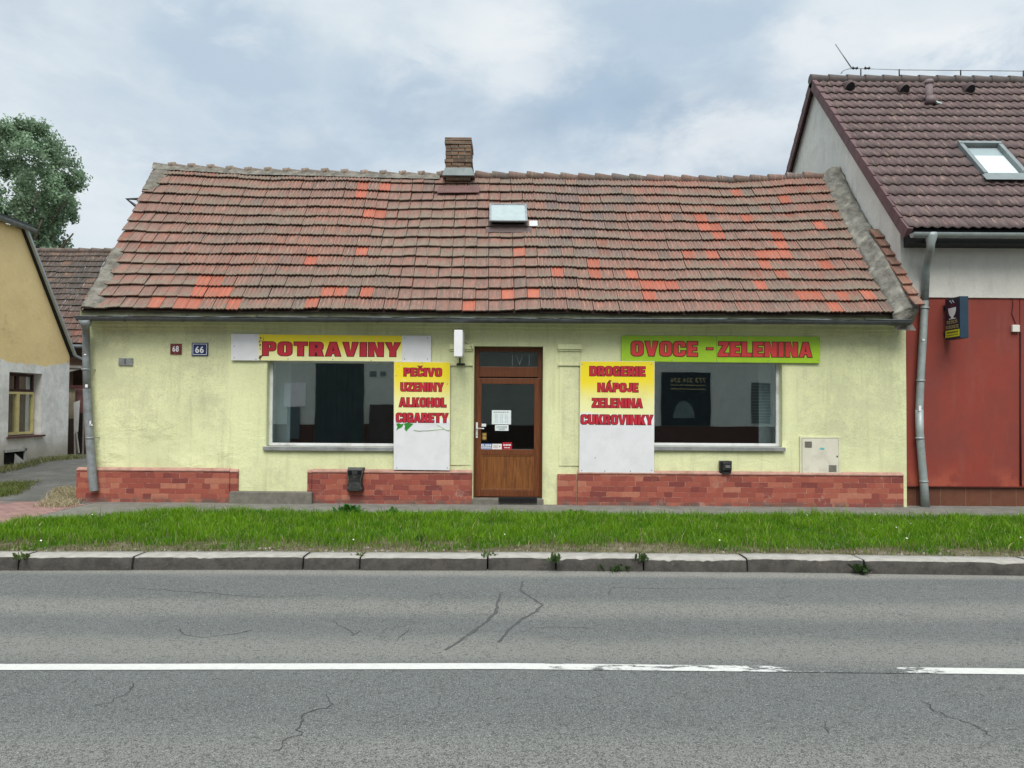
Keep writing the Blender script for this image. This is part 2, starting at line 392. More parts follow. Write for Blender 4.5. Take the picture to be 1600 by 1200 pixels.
def m_clinker():
    n = NT('clinker_plinth'); x, y, z = n.sep()
    wob = n.math('MULTIPLY', n.math('SUBTRACT', n.noise(9, 3), 0.5), 0.006)
    zz = n.math('DIVIDE', n.math('ADD', z, wob), 0.085); row = n.math('FLOOR', zz); fz = n.math('FRACT', zz)
    def white(a, b):
        c = n.n('ShaderNodeCombineXYZ'); n.l(a, c.inputs[0]); n.l(b, c.inputs[1]) if not isinstance(b, float) else None
        w = n.n('ShaderNodeTexWhiteNoise'); w.noise_dimensions = '2D'; n.l(c.outputs[0], w.inputs['Vector']); return w.outputs
    xx = n.math('ADD', n.math('DIVIDE', n.math('ADD', n.math('ADD', x, y), wob), 0.27), n.math('MULTIPLY', white(row, 0.0)['Value'], 1.0))
    colm = n.math('FLOOR', xx); fx = n.math('FRACT', xx)
    # some tiles are cut short
    half = n.math('MULTIPLY', n.math('GREATER_THAN', white(n.math('ADD', colm, 50.0), row)['Value'], 0.72), n.math('GREATER_THAN', fx, 0.5))
    idc = n.math('ADD', colm, n.math('MULTIPLY', half, 0.5)); r1 = white(idc, row)['Value']
    rp = n.n('ShaderNodeValToRGB'); n.l(r1, rp.inputs[0]); e = rp.color_ramp; e.interpolation = 'CONSTANT'
    cols = [(0, (.31, .078, .052)), (.22, (.235, .055, .042)), (.42, (.345, .098, .064)), (.60, (.28, .066, .046)), (.75, (.185, .042, .036)), (.84, (.375, .118, .074)), (.93, (.41, .155, .098))]
    e.elements[0].color = (*cols[0][1], 1); e.elements[1].position = cols[1][0]; e.elements[1].color = (*cols[1][1], 1)
    for p_, c_ in cols[2:]:
        q_ = e.elements.new(p_); q_.color = (*c_, 1)
    col = n.mix(n.ramp(n.noise(16, 6, 0.7), 0.35, 0.7, 0, 0.5), rp.outputs[0], n.mix(0.5, rp.outputs[0], (0.16, 0.06, 0.05)))
    ex = n.math('MINIMUM', fx, n.math('SUBTRACT', 1.0, fx)); ez = n.math('MINIMUM', fz, n.math('SUBTRACT', 1.0, fz))
    mv = n.ramp(ex, 0.006, 0.014, 1, 0); mh = n.ramp(ez, 0.015, 0.045, 1, 0)
    mo = n.math('MAXIMUM', n.math('MULTIPLY', mv, n.ramp(n.noise(7, 3), 0.35, 0.55, 0.25, 1)), n.math('MULTIPLY', mh, n.ramp(n.noise(5, 3, off=(3, 3, 3)), 0.40, 0.60, 0.1, 0.8)))
    mcol = n.mix(n.ramp(n.noise(11, 4, off=(7, 7, 7)), 0.4, 0.6), (0.47, 0.29, 0.21), (0.17, 0.075, 0.06))
    col = n.mix(mo, col, mcol)
    eff = n.math('MULTIPLY', n.ramp(n.noise(3.4, 7, 0.75, off=(1, 4, 2)), 0.56, 0.70), n.ramp(z, 0.15, 0.45, 0.7, 0.25))
    col = n.mix(eff, col, (0.42, 0.29, 0.24))
    col = n.mix(n.math('MULTIPLY', n.ramp(z, 0.12, 0.24, 1, 0), n.ramp(n.noise(6, 6, 0.7), 0.38, 0.6)), col, (0.13, 0.085, 0.07))
    nor = n.bump(n.math('SUBTRACT', 1.0, n.math('MAXIMUM', mv, mh)), 0.5, 0.006, n.bump(n.noise(50, 4), 0.3, 0.006))
    return n.done(col, 0.6, nor, 0.35)
M['plinth'] = m_clinker()
M['plinth_cap'] = plain('plinth_render', (0.46, 0.27, 0.22), 0.9, 0.3, 9, 0.15, dirt=(0.24, 0.12, 0.09))
M['chimney'] = m_brick('chimney_brick', (0.235, 0.140, 0.088), (0.115, 0.078, 0.056), (0.19, 0.17, 0.14), 0.26, 0.075, 0.012, ('XY', 'Z'), 0.5, 0.9, 0.8)
M['door_wood'] = m_wood('door_foil_vertical', (0.235, 0.088, 0.024), (0.115, 0.040, 0.012), 'z')
M['door_frame'] = m_wood('door_foil_frame', (0.170, 0.054, 0.018), (0.098, 0.030, 0.011), 'z')
M['glass'] = m_glass('window_glass', 0.34)
M['glass_door'] = m_glass('door_glass', 0.12)
M['white'] = plain('white_enamel', (0.78, 0.78, 0.79), 0.4, 0.06, 3, 0.4, dirt=(0.60, 0.60, 0.60))
M['white_board'] = plain('white_board', (0.72, 0.725, 0.75), 0.42, 0.07, 4, 0.4, dirt=(0.62, 0.62, 0.63), bump=0.05, bscale=8)
M['black'] = plain('black_enamel', (0.022, 0.024, 0.026), 0.45, 0.3, 20, 0.4, dirt=(0.09, 0.085, 0.075), dscale=12)
M['dark'] = plain('dark_void', (0.012, 0.012, 0.012), 0.9, 0.2, 5, 0.1)
M['red_print'] = plain('red_print', (0.50, 0.022, 0.040), 0.4, 0.12, 5, 0.4)
M['red_print_light'] = plain('light_red_print', (0.66, 0.052, 0.050), 0.4, 0.12, 5, 0.4)
M['maroon_print'] = plain('maroon_print', (0.085, 0.008, 0.012), 0.4, 0.15, 5, 0.4)
M['green_print'] = plain('green_board', (0.36, 0.60, 0.025), 0.42, 0.10, 3, 0.4, dirt=(0.27, 0.47, 0.03))
M['leaf_print'] = plain('leaf_print', (0.035, 0.26, 0.03), 0.4, 0.3, 25, 0.4)
M['pale_leaf_print'] = plain('pale_leaf_print', (0.50, 0.66, 0.38), 0.4, 0.1, 5, 0.4)
M['grey_print'] = plain('grey_print', (0.26, 0.27, 0.29), 0.5, 0.1, 5)
M['paper'] = plain('paper', (0.70, 0.76, 0.76), 0.7, 0.06, 5)
M['blue'] = plain('blue_enamel', (0.012, 0.030, 0.115), 0.35, 0.15, 5, 0.5)
M['dark_red'] = plain('red_enamel', (0.16, 0.018, 0.022), 0.35, 0.3, 25, 0.5, dirt=(0.25, 0.14, 0.10), dscale=25)
M['beige'] = plain('beige_sheet', (0.66, 0.635, 0.53), 0.5, 0.10, 4, 0.35, dirt=(0.46, 0.43, 0.36), dscale=4)
M['steel'] = plain('weathered_steel', (0.30, 0.31, 0.31), 0.5, 0.25, 12, 0.5, 0.5)
M['rubber'] = plain('rubber_mat', (0.018, 0.018, 0.020), 0.85, 0.3, 30, 0.15, bump=0.6, bscale=160)

# ================================================================== text
def text_polys(body, offset=0.0, spacing=1.0):
    cu = bpy.data.curves.new('txt', 'FONT'); cu.body = body; cu.offset = offset; cu.space_character = spacing
    cu.resolution_u = 3
    ob = bpy.data.objects.new('txt', cu); COL.objects.link(ob)
    dg = bpy.context.evaluated_depsgraph_get(); dg.update()
    me = ob.evaluated_get(dg).to_mesh()
    vs = [(v.co.x, v.co.y) for v in me.vertices]; fs = [tuple(p.vertices) for p in me.polygons]
    ob.evaluated_get(dg).to_mesh_clear()
    bpy.data.objects.remove(ob); bpy.data.curves.remove(cu)
    return vs, fs
def _arc(cx, cy, r, a0, a1, n=4): return [(cx + r * math.cos(rad(a0 + (a1 - a0) * i / n)), cy + r * math.sin(rad(a0 + (a1 - a0) * i / n))) for i in range(n + 1)]
def _rr(x0, y0, x1, y1, r): return _arc(x1 - r, y1 - r, r, 0, 90) + _arc(x0 + r, y1 - r, r, 90, 180) + _arc(x0 + r, y0 + r, r, 180, 270) + _arc(x1 - r, y0 + r, r, 270, 360)
_A = [[(0, 0), (.27, 0), (.31, .18), (.47, .18), (.51, 0), (.78, 0), (.55, 1), (.23, 1)], [(.34, .36), (.39, .70), (.44, .36)]]
_C = [[(.72, .62), (.45, .62), (.45, .79), (.28, .79), (.28, .21), (.45, .21), (.45, .38), (.72, .38)][::-1] + _arc(.50, .78, .22, 0, 90) + _arc(.22, .78, .22, 90, 180) + _arc(.22, .22, .22, 180, 270) + _arc(.50, .22, .22, 270, 360)]
GLYPH = {'I': (.32, [[(0, 0), (.32, 0), (.32, 1), (0, 1)]]), '-': (.40, [[(0, .40), (.40, .40), (.40, .62), (0, .62)]]),
 'E': (.62, [[(0, 0), (.62, 0), (.62, .22), (.30, .22), (.30, .39), (.57, .39), (.57, .61), (.30, .61), (.30, .78), (.62, .78), (.62, 1), (0, 1)]]),
 'L': (.58, [[(0, 0), (.58, 0), (.58, .24), (.30, .24), (.30, 1), (0, 1)]]), 'T': (.68, [[(.19, 0), (.49, 0), (.49, .76), (.68, .76), (.68, 1), (0, 1), (0, .76), (.19, .76)]]),
 'H': (.74, [[(0, 0), (.29, 0), (.29, .39), (.45, .39), (.45, 0), (.74, 0), (.74, 1), (.45, 1), (.45, .62), (.29, .62), (.29, 1), (0, 1)]]),
 'N': (.76, [[(0, 0), (.28, 0), (.28, .50), (.46, 0), (.76, 0), (.76, 1), (.48, 1), (.48, .50), (.30, 1), (0, 1)]]),
 'A': (.78, _A), 'Á': (.78, _A + [[(.34, 1.07), (.48, 1.07), (.62, 1.26), (.43, 1.26)]]),
 'V': (.78, [[(0, 1), (.24, 0), (.54, 0), (.78, 1), (.50, 1), (.39, .36), (.28, 1)]]), 'Y': (.76, [[(0, 1), (.23, .40), (.23, 0), (.53, 0), (.53, .40), (.76, 1), (.47, 1), (.38, .66), (.29, 1)]]),
 'Z': (.64, [[(0, 0), (.64, 0), (.64, .23), (.33, .23), (.64, .80), (.64, 1), (.03, 1), (.03, .77), (.31, .77), (0, .20)]]),
 'K': (.76, [[(0, 0), (.28, 0), (.28, .32), (.34, .42), (.46, 0), (.76, 0), (.55, .58), (.74, 1), (.46, 1), (.28, .64), (.28, 1), (0, 1)]]),
 'O': (.72, [_rr(0, 0, .72, 1, .24), _rr(.28, .20, .44, .80, .07)[::-1]]),
 'U': (.72, [[(.44, 1), (.44, .24), (.40, .20), (.32, .20), (.28, .24), (.28, 1), (0, 1)] + _arc(.22, .22, .22, 180, 270) + _arc(.50, .22, .22, 270, 360) + [(.72, 1)]]),
 'C': (.72, [[(.72, .38), (.45, .38), (.45, .21), (.28, .21), (.28, .79), (.45, .79), (.45, .62), (.72, .62)] + _arc(.50, .78, .22, 0, 90) + _arc(.22, .78, .22, 90, 180) + _arc(.22, .22, .22, 180, 270) + _arc(.50, .22, .22, 270, 360)]),
 'G': (.72, [[(.72, .53), (.39, .53), (.39, .36), (.45, .36), (.45, .21), (.28, .21), (.28, .79), (.45, .79), (.45, .63), (.72, .63)] + _arc(.50, .78, .22, 0, 90) + _arc(.22, .78, .22, 90, 180) + _arc(.22, .22, .22, 180, 270) + [(.72, 0)]]),
 'J': (.56, [[(.27, 1), (.27, .22), (.23, .22), (.23, .40), (0, .40)] + _arc(.2, .2, .2, 180, 270) + _arc(.36, .2, .2, 270, 360) + [(.56, 1)]]),
 'P': (.68, [[(0, 0), (.29, 0), (.29, .34)] + _arc(.48, .54, .20, 270, 360) + _arc(.48, .80, .20, 0, 90) + [(0, 1)], [(.29, .54), (.29, .80), (.41, .80), (.41, .54)]]),
 'R': (.72, [[(0, 0), (.29, 0), (.29, .38), (.34, .38), (.42, 0), (.72, 0), (.62, .43), (.69, .54)] + _arc(.49, .79, .21, 0, 90) + [(0, 1)], [(.29, .58), (.29, .80), (.41, .80), (.41, .58)]]),
 'D': (.72, [[(0, 0)] + _arc(.47, .25, .25, 270, 360) + _arc(.47, .75, .25, 0, 90) + [(0, 1)], [(.29, .21), (.29, .79), (.44, .79), (.44, .21)]])}
GLYPH['Č'] = (.72, GLYPH['C'][1] + [[(.30, 1.05), (.42, 1.05), (.60, 1.24), (.45, 1.24), (.36, 1.15), (.27, 1.24), (.12, 1.24)]])
def _off(poly, d):
    out = []; n = len(poly); poly = [q for i, q in enumerate(poly) if (Vector(q) - Vector(poly[i - 1])).length > 1e-4]; n = len(poly)
    for i in range(n):
        a, b, c = Vector(poly[i - 1]), Vector(poly[i]), Vector(poly[(i + 1) % n])
        d1, d2 = (b - a).normalized(), (c - b).normalized(); n1, n2 = Vector((d1.y, -d1.x)), Vector((d2.y, -d2.x))
        k = n1 + n2; den = max(.35, 1 + n1.dot(n2)); out.append(b + k * (d / den))
    return out
def block_polys(body, grow=0.0, gap=.085):
    vs, fs, x = [], [], 0
    area = lambda q: sum(a[0] * b[1] - b[0] * a[1] for a, b in zip(q, list(q[1:]) + [q[0]]))
    for ch in body:
        w, polys = GLYPH[ch]
        cu = bpy.data.curves.new('txt', 'CURVE'); cu.dimensions = '2D'; cu.fill_mode = 'BOTH'
        for poly in polys:
            pts = _off(poly, grow)
            if area(poly) * area(pts) <= 0 or abs(area(pts)) < .012: continue
            sp_ = cu.splines.new('POLY'); sp_.points.add(len(pts) - 1); sp_.use_cyclic_u = True
            for p_, q_ in zip(sp_.points, pts): p_.co = (x + q_[0], q_[1], 0, 1)
        ob = bpy.data.objects.new('txt', cu); COL.objects.link(ob)
        dg = bpy.context.evaluated_depsgraph_get(); dg.update(); ev = ob.evaluated_get(dg); me = ev.to_mesh(); n = len(vs)
        vs += [(v.co.x, v.co.y) for v in me.vertices]; fs += [tuple(n + k for k in p_.vertices) for p_ in me.polygons]
        ev.to_mesh_clear(); bpy.data.objects.remove(ob); bpy.data.curves.remove(cu)
        x += w + gap
    return vs, fs
def lettering(mb, body, o, ux, uz, nrm, w, h, layers, spacing=1.06, shear=0.0, block=False):
    """fit text in the box of width w and height h with lower left corner o; layers = [(offset, lift, material)]"""
    o, ux, uz, nrm = Vector(o), Vector(ux).normalized(), Vector(uz).normalized(), Vector(nrm).normalized()
    box = None
    for off, lift, mi in layers:
        vs, fs = block_polys(body, off, spacing) if block else text_polys(body, off, spacing)
        if not vs: continue
        if box is None:
            xs = [a for a, _ in vs]; ys = [b for _, b in vs]; box = (min(xs), max(xs), min(ys), max(ys))
        sx = w / (box[1] - box[0]); sy = h / (box[3] - box[2]); n = len(mb.v)
        for a, b in vs:
            mb.v.append(tuple(o + ux * ((a - box[0]) * sx + shear * (b - box[2]) * sy) + uz * ((b - box[2]) * sy) + nrm * (lift + .0006 * ((a - box[0]) / (box[1] - box[0])))))
        for f in fs:
            p = [Vector(mb.v[n + i]) for i in f[:3]]
            fl = (p[1] - p[0]).cross(p[2] - p[0]).dot(nrm) < 0
            mb.f.append(tuple(n + i for i in (reversed(f) if fl else f))); mb.m.append(mi); mb.sm.append(False)
def frect(px0, py0, px1, py1, y=F):
    xm, ym = (px0 + px1) / 2, (py0 + py1) / 2
    return PY(px0, ym, y).x, PY(px1, ym, y).x, PY(xm, py1, y).z, PY(xm, py0, y).z
def flat_text(mb, body, px0, py0, px1, py1, y, layers, spacing=1.06, shear=0.0):
    """text printed on a board at plane y, between two photo corners"""
    a = PY(px0, py1, y); b = PY(px1, py1 + (px1 - px0) * 0.0075, y); c = PY(px0, py0, y)
    lettering(mb, body, a, b - a, (0, 0, 1), (0, -1, 0), (b - a).length, c.z - a.z, layers, spacing, shear, True)

# ================================================================== ground
def kind(o, k='structure'):
    o['kind'] = k; return o
def extrap(pts, x):
    if x <= pts[0][0]: i = 0
    elif x >= pts[-1][0]: i = len(pts) - 2
    else: i = max(k for k in range(len(pts) - 1) if pts[k][0] <= x)
    (a, b), (c, d) = pts[i], pts[i + 1]
    k = (d - b) / (c - a)
    if x < pts[0][0] or x > pts[-1][0]: k *= 0.3
    return b + (x - a) * k if pts[0][0] <= x <= pts[-1][0] else (pts[0][1] + (x - pts[0][0]) * k if x < pts[0][0] else pts[-1][1] + (x - pts[-1][0]) * k)
KERB_F = sorted((PZ(px, py, 0).x, PZ(px, py, 0).y) for px, py in ((0, 891), (400, 890), (800, 891), (1200, 894), (1600, 899)))
kf = lambda x: extrap(KERB_F, x)
KZ, KW, SZ = 0.14, 0.30, 0.12

mb = MB(); mb.quad((-400, -400, -0.06), (400, -400, -0.06), (400, 400, -0.06), (-400, 400, -0.06))
kind(mb.build('ground', plain('distant_ground', (0.10, 0.13, 0.05), 0.95, 0.4, 0.5)))
mb = MB()
mb.grid(60, 30, lambda u, v: (-45 + 90 * u, 2.2 + (kf(-45 + 90 * u) + 0.05 - 2.2) * v, 0.012 * math.sin(v * math.pi) - 0.012 * 0))
kind(mb.build('road', m_asphalt()))
def road_z(x, y): return 0.012 * math.sin(max(0, min(1, (y - 2.2) / (kf(x) + 0.05 - 2.2))) * math.pi)
# the stripe
LINE = sorted((PZ(px, py, 0.012).x, PZ(px, py, 0.012).y) for px, py in ((0, 1043), (800, 1041.5), (1600, 1050)))
mb = MB()
N = 160
def line_pt(u, v):
    x = -14 + 28 * u; y = extrap(LINE, x) + (v - 0.5) * 0.115 + 0.004 * fbm(x * 9, v * 9)
    return (x, y, road_z(x, y) + 0.004)
mb.grid(N, 2, line_pt, smooth=False)
kind(mb.build('road_marking', m_marking()))
# bitumen sealed cracks across the lane
def ribbon(mb, pxs, w, lift=0.003, jit=0.01, steps=7):
    pts = [PZ(px, py, 0.008) for px, py in pxs]
    out = []
    for a, b in zip(pts, pts[1:]):
        for i in range(steps):
            t = i / steps; p = a.lerp(b, t); d = (b - a).normalized(); nrm = Vector((-d.y, d.x, 0))
            p += nrm * jit * fbm(p.x * 7, p.y * 7) * 1.5
            out.append((p, nrm, w * (0.55 + 0.9 * abs(fbm(p.x * 5 + 9, p.y * 5)))))
    for (p, n1, w1), (q, n2, w2) in zip(out, out[1:]):
        zp, zq = road_z(p.x, p.y) + lift, road_z(q.x, q.y) + lift
        mb.quad((*(p - n1 * w1).xy, zp), (*(q - n2 * w2).xy, zq), (*(q + n2 * w2).xy, zq), (*(p + n1 * w1).xy, zp))
def m_crack(name, dark, gate_scale, lo, hi):
    n = NT(name); asp = asphalt_color(n, (0.106, 0.112, 0.107), True)
    g = n.math('MULTIPLY', n.ramp(n.noise(gate_scale, 6, 0.75), lo, hi, 0, 1), n.ramp(n.noise(60, 3, 0.7), 0.3, 0.55, 0.4, 1))
    return n.done(n.mix(g, asp, dark), 0.9, n.bump(n.noise(140, 3, 0.7), 0.5, 0.006), 0.2)
tar = m_crack('bitumen', (0.066, 0.068, 0.066), 5, 0.28, 0.46)
mb = MB()
ribbon(mb, [(783, 925), (778, 945), (774, 958), (760, 972), (735, 990), (690, 1022)], 0.015)
ribbon(mb, [(817, 908), (813, 922), (832, 935), (848, 946), (838, 955), (815, 968), (795, 985), (775, 1008)], 0.014)
kind(mb.build('road_seal_seam', tar))
crk = m_crack('open_crack', (0.040, 0.040, 0.038), 9, 0.34, 0.50)
mb = MB()
ribbon(mb, [(517, 1085), (510, 1108), (478, 1118), (463, 1135), (466, 1148), (440, 1160), (425, 1178)], 0.0042, 0.0025, 0.045)
ribbon(mb, [(282, 984), (286, 993), (320, 997), (360, 992), (400, 985)], 0.0042, 0.0025, 0.02)
ribbon(mb, [(524, 968), (528, 978), (548, 985), (552, 995), (565, 985)], 0.0042, 0.0025, 0.02)
ribbon(mb, [(640, 982), (622, 1000), (618, 1006)], 0.0034, 0.0025, 0.02)
ribbon(mb, [(835, 982), (860, 981), (905, 981), (938, 984)], 0.0034, 0.0025, 0.02)
ribbon(mb, [(1445, 1098), (1462, 1112), (1500, 1130), (1536, 1135), (1552, 1155)], 0.0042, 0.0025, 0.045)
ribbon(mb, [(1290, 1128), (1298, 1150)], 0.0034, 0.0025, 0.02)
ribbon(mb, [(208, 1068), (195, 1085), (170, 1098), (140, 1105)], 0.0034, 0.0025, 0.03)
ribbon(mb, [(950, 930), (955, 918), (1040, 919), (1180, 919)], 0.004, 0.0025, 0.02)
ribbon(mb, [(200, 918), (330, 927), (400, 934), (520, 930)], 0.004, 0.0025, 0.02)
kind(mb.build('road_crack', crk))

# kerb: stones with open joints, chipped arrises, each stone of its own length
def m_kerb():
    n = NT('kerb_stone')
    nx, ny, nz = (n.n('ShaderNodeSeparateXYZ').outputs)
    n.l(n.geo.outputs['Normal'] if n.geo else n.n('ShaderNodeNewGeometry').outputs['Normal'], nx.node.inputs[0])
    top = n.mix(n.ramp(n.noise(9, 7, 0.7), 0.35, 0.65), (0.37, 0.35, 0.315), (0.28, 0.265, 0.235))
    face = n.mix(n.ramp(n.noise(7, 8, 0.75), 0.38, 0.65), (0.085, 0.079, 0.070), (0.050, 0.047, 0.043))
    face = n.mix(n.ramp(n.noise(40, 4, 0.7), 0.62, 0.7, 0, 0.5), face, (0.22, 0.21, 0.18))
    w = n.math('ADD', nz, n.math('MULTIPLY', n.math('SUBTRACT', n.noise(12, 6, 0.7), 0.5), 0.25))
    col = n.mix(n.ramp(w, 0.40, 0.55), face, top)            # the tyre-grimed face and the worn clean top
    return n.done(col, 0.92, n.bump(n.noise(50, 5, 0.7), 0.5, 0.01), 0.15)
JOINTS = [PZ(px, 890, 0).x for px in (33, 209, 474, 563, 762, 868, 1003, 1162, 1338, 1588)]
JOINTS = [JOINTS[0] - 2.2 * k for k in range(14, 0, -1)] + JOINTS + [JOINTS[-1] + 2.0 * k for k in range(1, 15)]
CHIP = {PZ(p, 878, .14).x: a for p, a in ((300, 1.0), (1060, 2.2), (885, 1.6), (1290, 1.3), (720, 0.5), (1590, 1.5), (40, .8), (1130, 1.6))}
mb = MB()
for a, b in zip(JOINTS, JOINTS[1:]):
    a += 0.009; b -= 0.009; n = max(6, int((b - a) / 0.05))
    dy, dz = R.uniform(-.012, .012), R.uniform(-.008, .008)
    rows = []
    for i in range(n + 1):
        x = a + (b - a) * i / n; y = kf(x) + dy
        e = min(i, n - i) / 2.0
        rd = 0.010 if e < 0.4 else 0.0
        ch = 0.014 + 0.005 * abs(fbm(x * 3, 3)) + rd
        for cx, ca in CHIP.items():
            d = abs(x - cx)
            if d < 0.35: ch += ca * 0.022 * (1 - d / 0.35) * (0.2 + abs(fbm(x * 22, 8)) * 2.5)
        z = KZ + dz - rd * 0.4
        j = lambda s: 0.006 * fbm(x * 8 + s, s * 3)
        rows.append([(x, y - 0.02, -0.05), (x, y - 0.012 + j(1), 0.05), (x, y + j(2), z - ch * 0.8), (x, y + ch * 0.35 + j(3), z - ch * 0.25),
                     (x, y + ch * 1.1, z + j(4) * 0.5), (x, y + KW * 0.6, z + j(5) * 0.6), (x, y + KW, z - 0.004 + j(6) * 0.5), (x, y + KW + 0.01, z - 0.12)])
    base = len(mb.v)
    for r in rows: mb.v += r
    k = 8
    for i in range(n):
        for q in range(k - 1):
            mb.f.append((base + i * k + q, base + (i + 1) * k + q, base + (i + 1) * k + q + 1, base + i * k + q + 1)); mb.m.append(0); mb.sm.append(True)
    mb.f.append(tuple(base + q for q in range(k))); mb.m.append(0); mb.sm.append(False)
    mb.f.append(tuple(base + n * k + q for q in range(k - 1, -1, -1))); mb.m.append(0); mb.sm.append(False)
kind(mb.build('kerb', m_kerb()))

# verge soil, pavement, drive
def grass_back(x):                                     # where the grass ends at the pavement
    y = 11.55 + 0.05 * fbm(x * 0.8, 2)
    if x < -4.9:
        t = (-4.9 - x)
        y -= 0.26 * t + 0.36 * t * t
    return max(y, kf(x) + KW + 0.2)
def soil_z(x, y):
    t = max(0, min(1, (y - kf(x) - KW) / max(0.3, grass_back(x) - kf(x) - KW)))
    return KZ - 0.03 + 0.02 * math.sin(t * math.pi) + 0.02 * fbm(x * 1.5, y * 1.5) - 0.015 * t
mb = MB()
def soil_pt(u, v):
    x = -30 + 60 * u; y0 = kf(x) + KW - 0.02; y1 = grass_back(x) + 0.06
    y = y0 + (y1 - y0) * v
    return (x, y, soil_z(x, y))
mb.grid(400, 24, soil_pt)
kind(mb.build('verge_soil', plain('verge_soil', (0.15, 0.13, 0.085), 0.98, 0.45, 5, 0.05, dirt=(0.25, 0.225, 0.16), bump=0.9, bscale=40, dscale=7)))
mb = MB()
def pav_pt(u, v):
    x = -6.75 + 36 * u; return (x, grass_back(x) - 0.1 + (13.2 - grass_back(x) + 0.1) * v, SZ - 0.004 + 0.004 * fbm(x * 2, v * 3))
mb.grid(200, 8, pav_pt)
kind(mb.build('pavement', plain('pavement_asphalt', (0.215, 0.208, 0.185), 0.93, 0.3, 5, 0.15, dirt=(0.15, 0.15, 0.12), bump=0.7, bscale=90, dscale=3)))
# red interlocking pavers at the drive's mouth
PAV = m_brick('red_pavers', (0.36, 0.215, 0.19), (0.27, 0.16, 0.145), (0.13, 0.105, 0.09), 0.20, 0.10, 0.008, ('X', 'Y'), 0.5, 0.9, 0.8)
mb = MB()
def pavr(u, v):
    x = -20 + 13.25 * u; y0 = max(kf(x) + KW, grass_back(x) - 0.1); y1 = 12.55 - 0.10 * (1 - u) + (0.15 if x > -7.1 else 0)
    y = y0 + (y1 - y0) * v; return (x, y, SZ - 0.002)
mb.grid(140, 6, pavr)
kind(mb.build('paver_path', PAV))
def drive_z(x, y): return SZ - 0.006 + 0.30 * max(0, min(1, (y - 12.6) / 4.5)) + 0.02 * fbm(x * 0.9, y * 0.9)
mb = MB()
mb.grid(60, 60, lambda u, v: (-34 + 27.2 * u, 12.3 + 20 * v, drive_z(-34 + 27.2 * u, 12.3 + 20 * v)))
kind(mb.build('driveway', plain('gravelly_asphalt', (0.150, 0.150, 0.143), 0.95, 0.35, 2.5, 0.1, dirt=(0.10, 0.105, 0.09), bump=1.0, bscale=30, dscale=2)))
mb = MB()
mb.grid(20, 20, lambda u, v: (-7 + 14 * u, 17.9 + 16 * v, 0.10))
kind(mb.build('yard', plain('yard_soil', (0.16, 0.15, 0.10), 0.95, 0.4, 2)))
# pavement on the camera's side
mb = MB(); mb.box(-45, 45, -3.4, 2.15, -0.04, 0.13)
kind(mb.build('near_pavement', plain('near_pavement_asphalt', (0.2, 0.195, 0.18), 0.93, 0.3, 4, 0.15, bump=0.5, bscale=90)))

# ================================================================== clay tile roofs
WEAR = []
def tile_roof(S, NC, NR, colour, keep, prof, thick=0.022, lift=0.034, overlap=0.13, jz=0.004, jv=0.014, npts=9, gap=0.985, jd=.03):
    """tiles laid one by one on the surface S(u, v) -> (point, normal); every tile its own colour"""
    V = []; Fc = []; C = []; WEAR.clear()
    for k in range(NR):
        for c in range(NC):
            u0 = c / NC; u1 = (c + 1) / NC; v0 = k / NR; v1 = (k + 1 + overlap) / NR
            if not keep(k, c, (u0 + u1) / 2, (v0 + k / NR + 1 / NR) / 2): continue
            col = colour(k, c); h = prof(k, c)
            dv = R.uniform(-jv, jv) / NR * 2; dz = R.uniform(-jz, jz); tw = R.uniform(-jz, jz) * 0.8; du = R.uniform(-jd, jd) * (u1 - u0)
            n = len(V)
            for j, (vv, ll) in enumerate(((v0 + dv, lift - thick), (v0 + dv, lift), (v0 + (v1 - v0) * 0.45 + dv, lift * 0.62), (min(v1, 1.0), 0.006))):
                for i in range(npts):
                    t = i / (npts - 1); hh = h(t)
                    p, nm = S(u0 + (u1 - u0) * (t * gap) + du, vv)
                    q = p + nm * (ll + hh + dz + tw * (t - .5) * 2)
                    V.append(tuple(q)); C.append((*col, (0, 0, .45, 1)[j])); WEAR.append((min(1, hh / .016), 0.0 if col[0] > 3.25 * col[1] else 1.0, t, 1))
            for j in range(3):
                for i in range(npts - 1):
                    a = n + j * npts + i
                    Fc.append((a, a + 1, a + npts + 1, a + npts))
            Fc.append(tuple(n + j * npts for j in (0, 1, 2, 3))[::-1]); Fc.append(tuple(n + j * npts + npts - 1 for j in (0, 1, 2, 3)))
    mb = MB(); mb.v = V; mb.f = Fc; mb.m = [0] * len(Fc); mb.sm = [False] * len(Fc)
    return mb, C
def interp(pts, x):
    if x <= pts[0][0]: return pts[0][1]
    for (a, b), (c, d) in zip(pts, pts[1:]):
        if x <= c: return b + (d - b) * (x - a) / (c - a)
    return pts[-1][1]
EY, RY = 12.33, 15.15
EL = PY(128, 484.5, EY); ER = PY(1400, 492, EY)
RIDGE = [(PY(a, b, RY).x, PY(a, b, RY).z - 0.09) for a, b in ((243, 254), (330, 259), (400, 263), (500, 265), (600, 268), (693, 270), (760, 270), (830, 271), (900, 273), (960, 274), (1050, 276), (1140, 277), (1200, 275), (1240, 272), (1300, 270))]
XL, XR = -6.93, 6.15
RLx = PY(243, 254, RY).x
def S_shop(u, v):
    xe = EL.x + (XR - EL.x) * u; xr = RLx + (XR - RLx) * u
    e = Vector((xe, EY, EL.z + (ER.z - EL.z) * u + 0.012 * fbm(xe * 0.8, 1)))
    r = Vector((xr, RY, interp(RIDGE, xr)))
    nm = Vector((0, -(r.z - e.z), RY - EY)).normalized()
    p = e.lerp(r, v) + nm * (0.030 * fbm(xe * 0.55, v * 2.2) - 0.05 * math.sin(math.pi * max(0, min(1, v))) * 0.6 + 0.008 * fbm(xe * 2.2, v * 6))
    return p, nm
NC, NR = 62, 14
TILEPX = {}
for k in range(NR):
    for c in range(NC):
        TILEPX[k, c] = proj(S_shop((c + .5) / NC, (k + .5) / NR)[0])
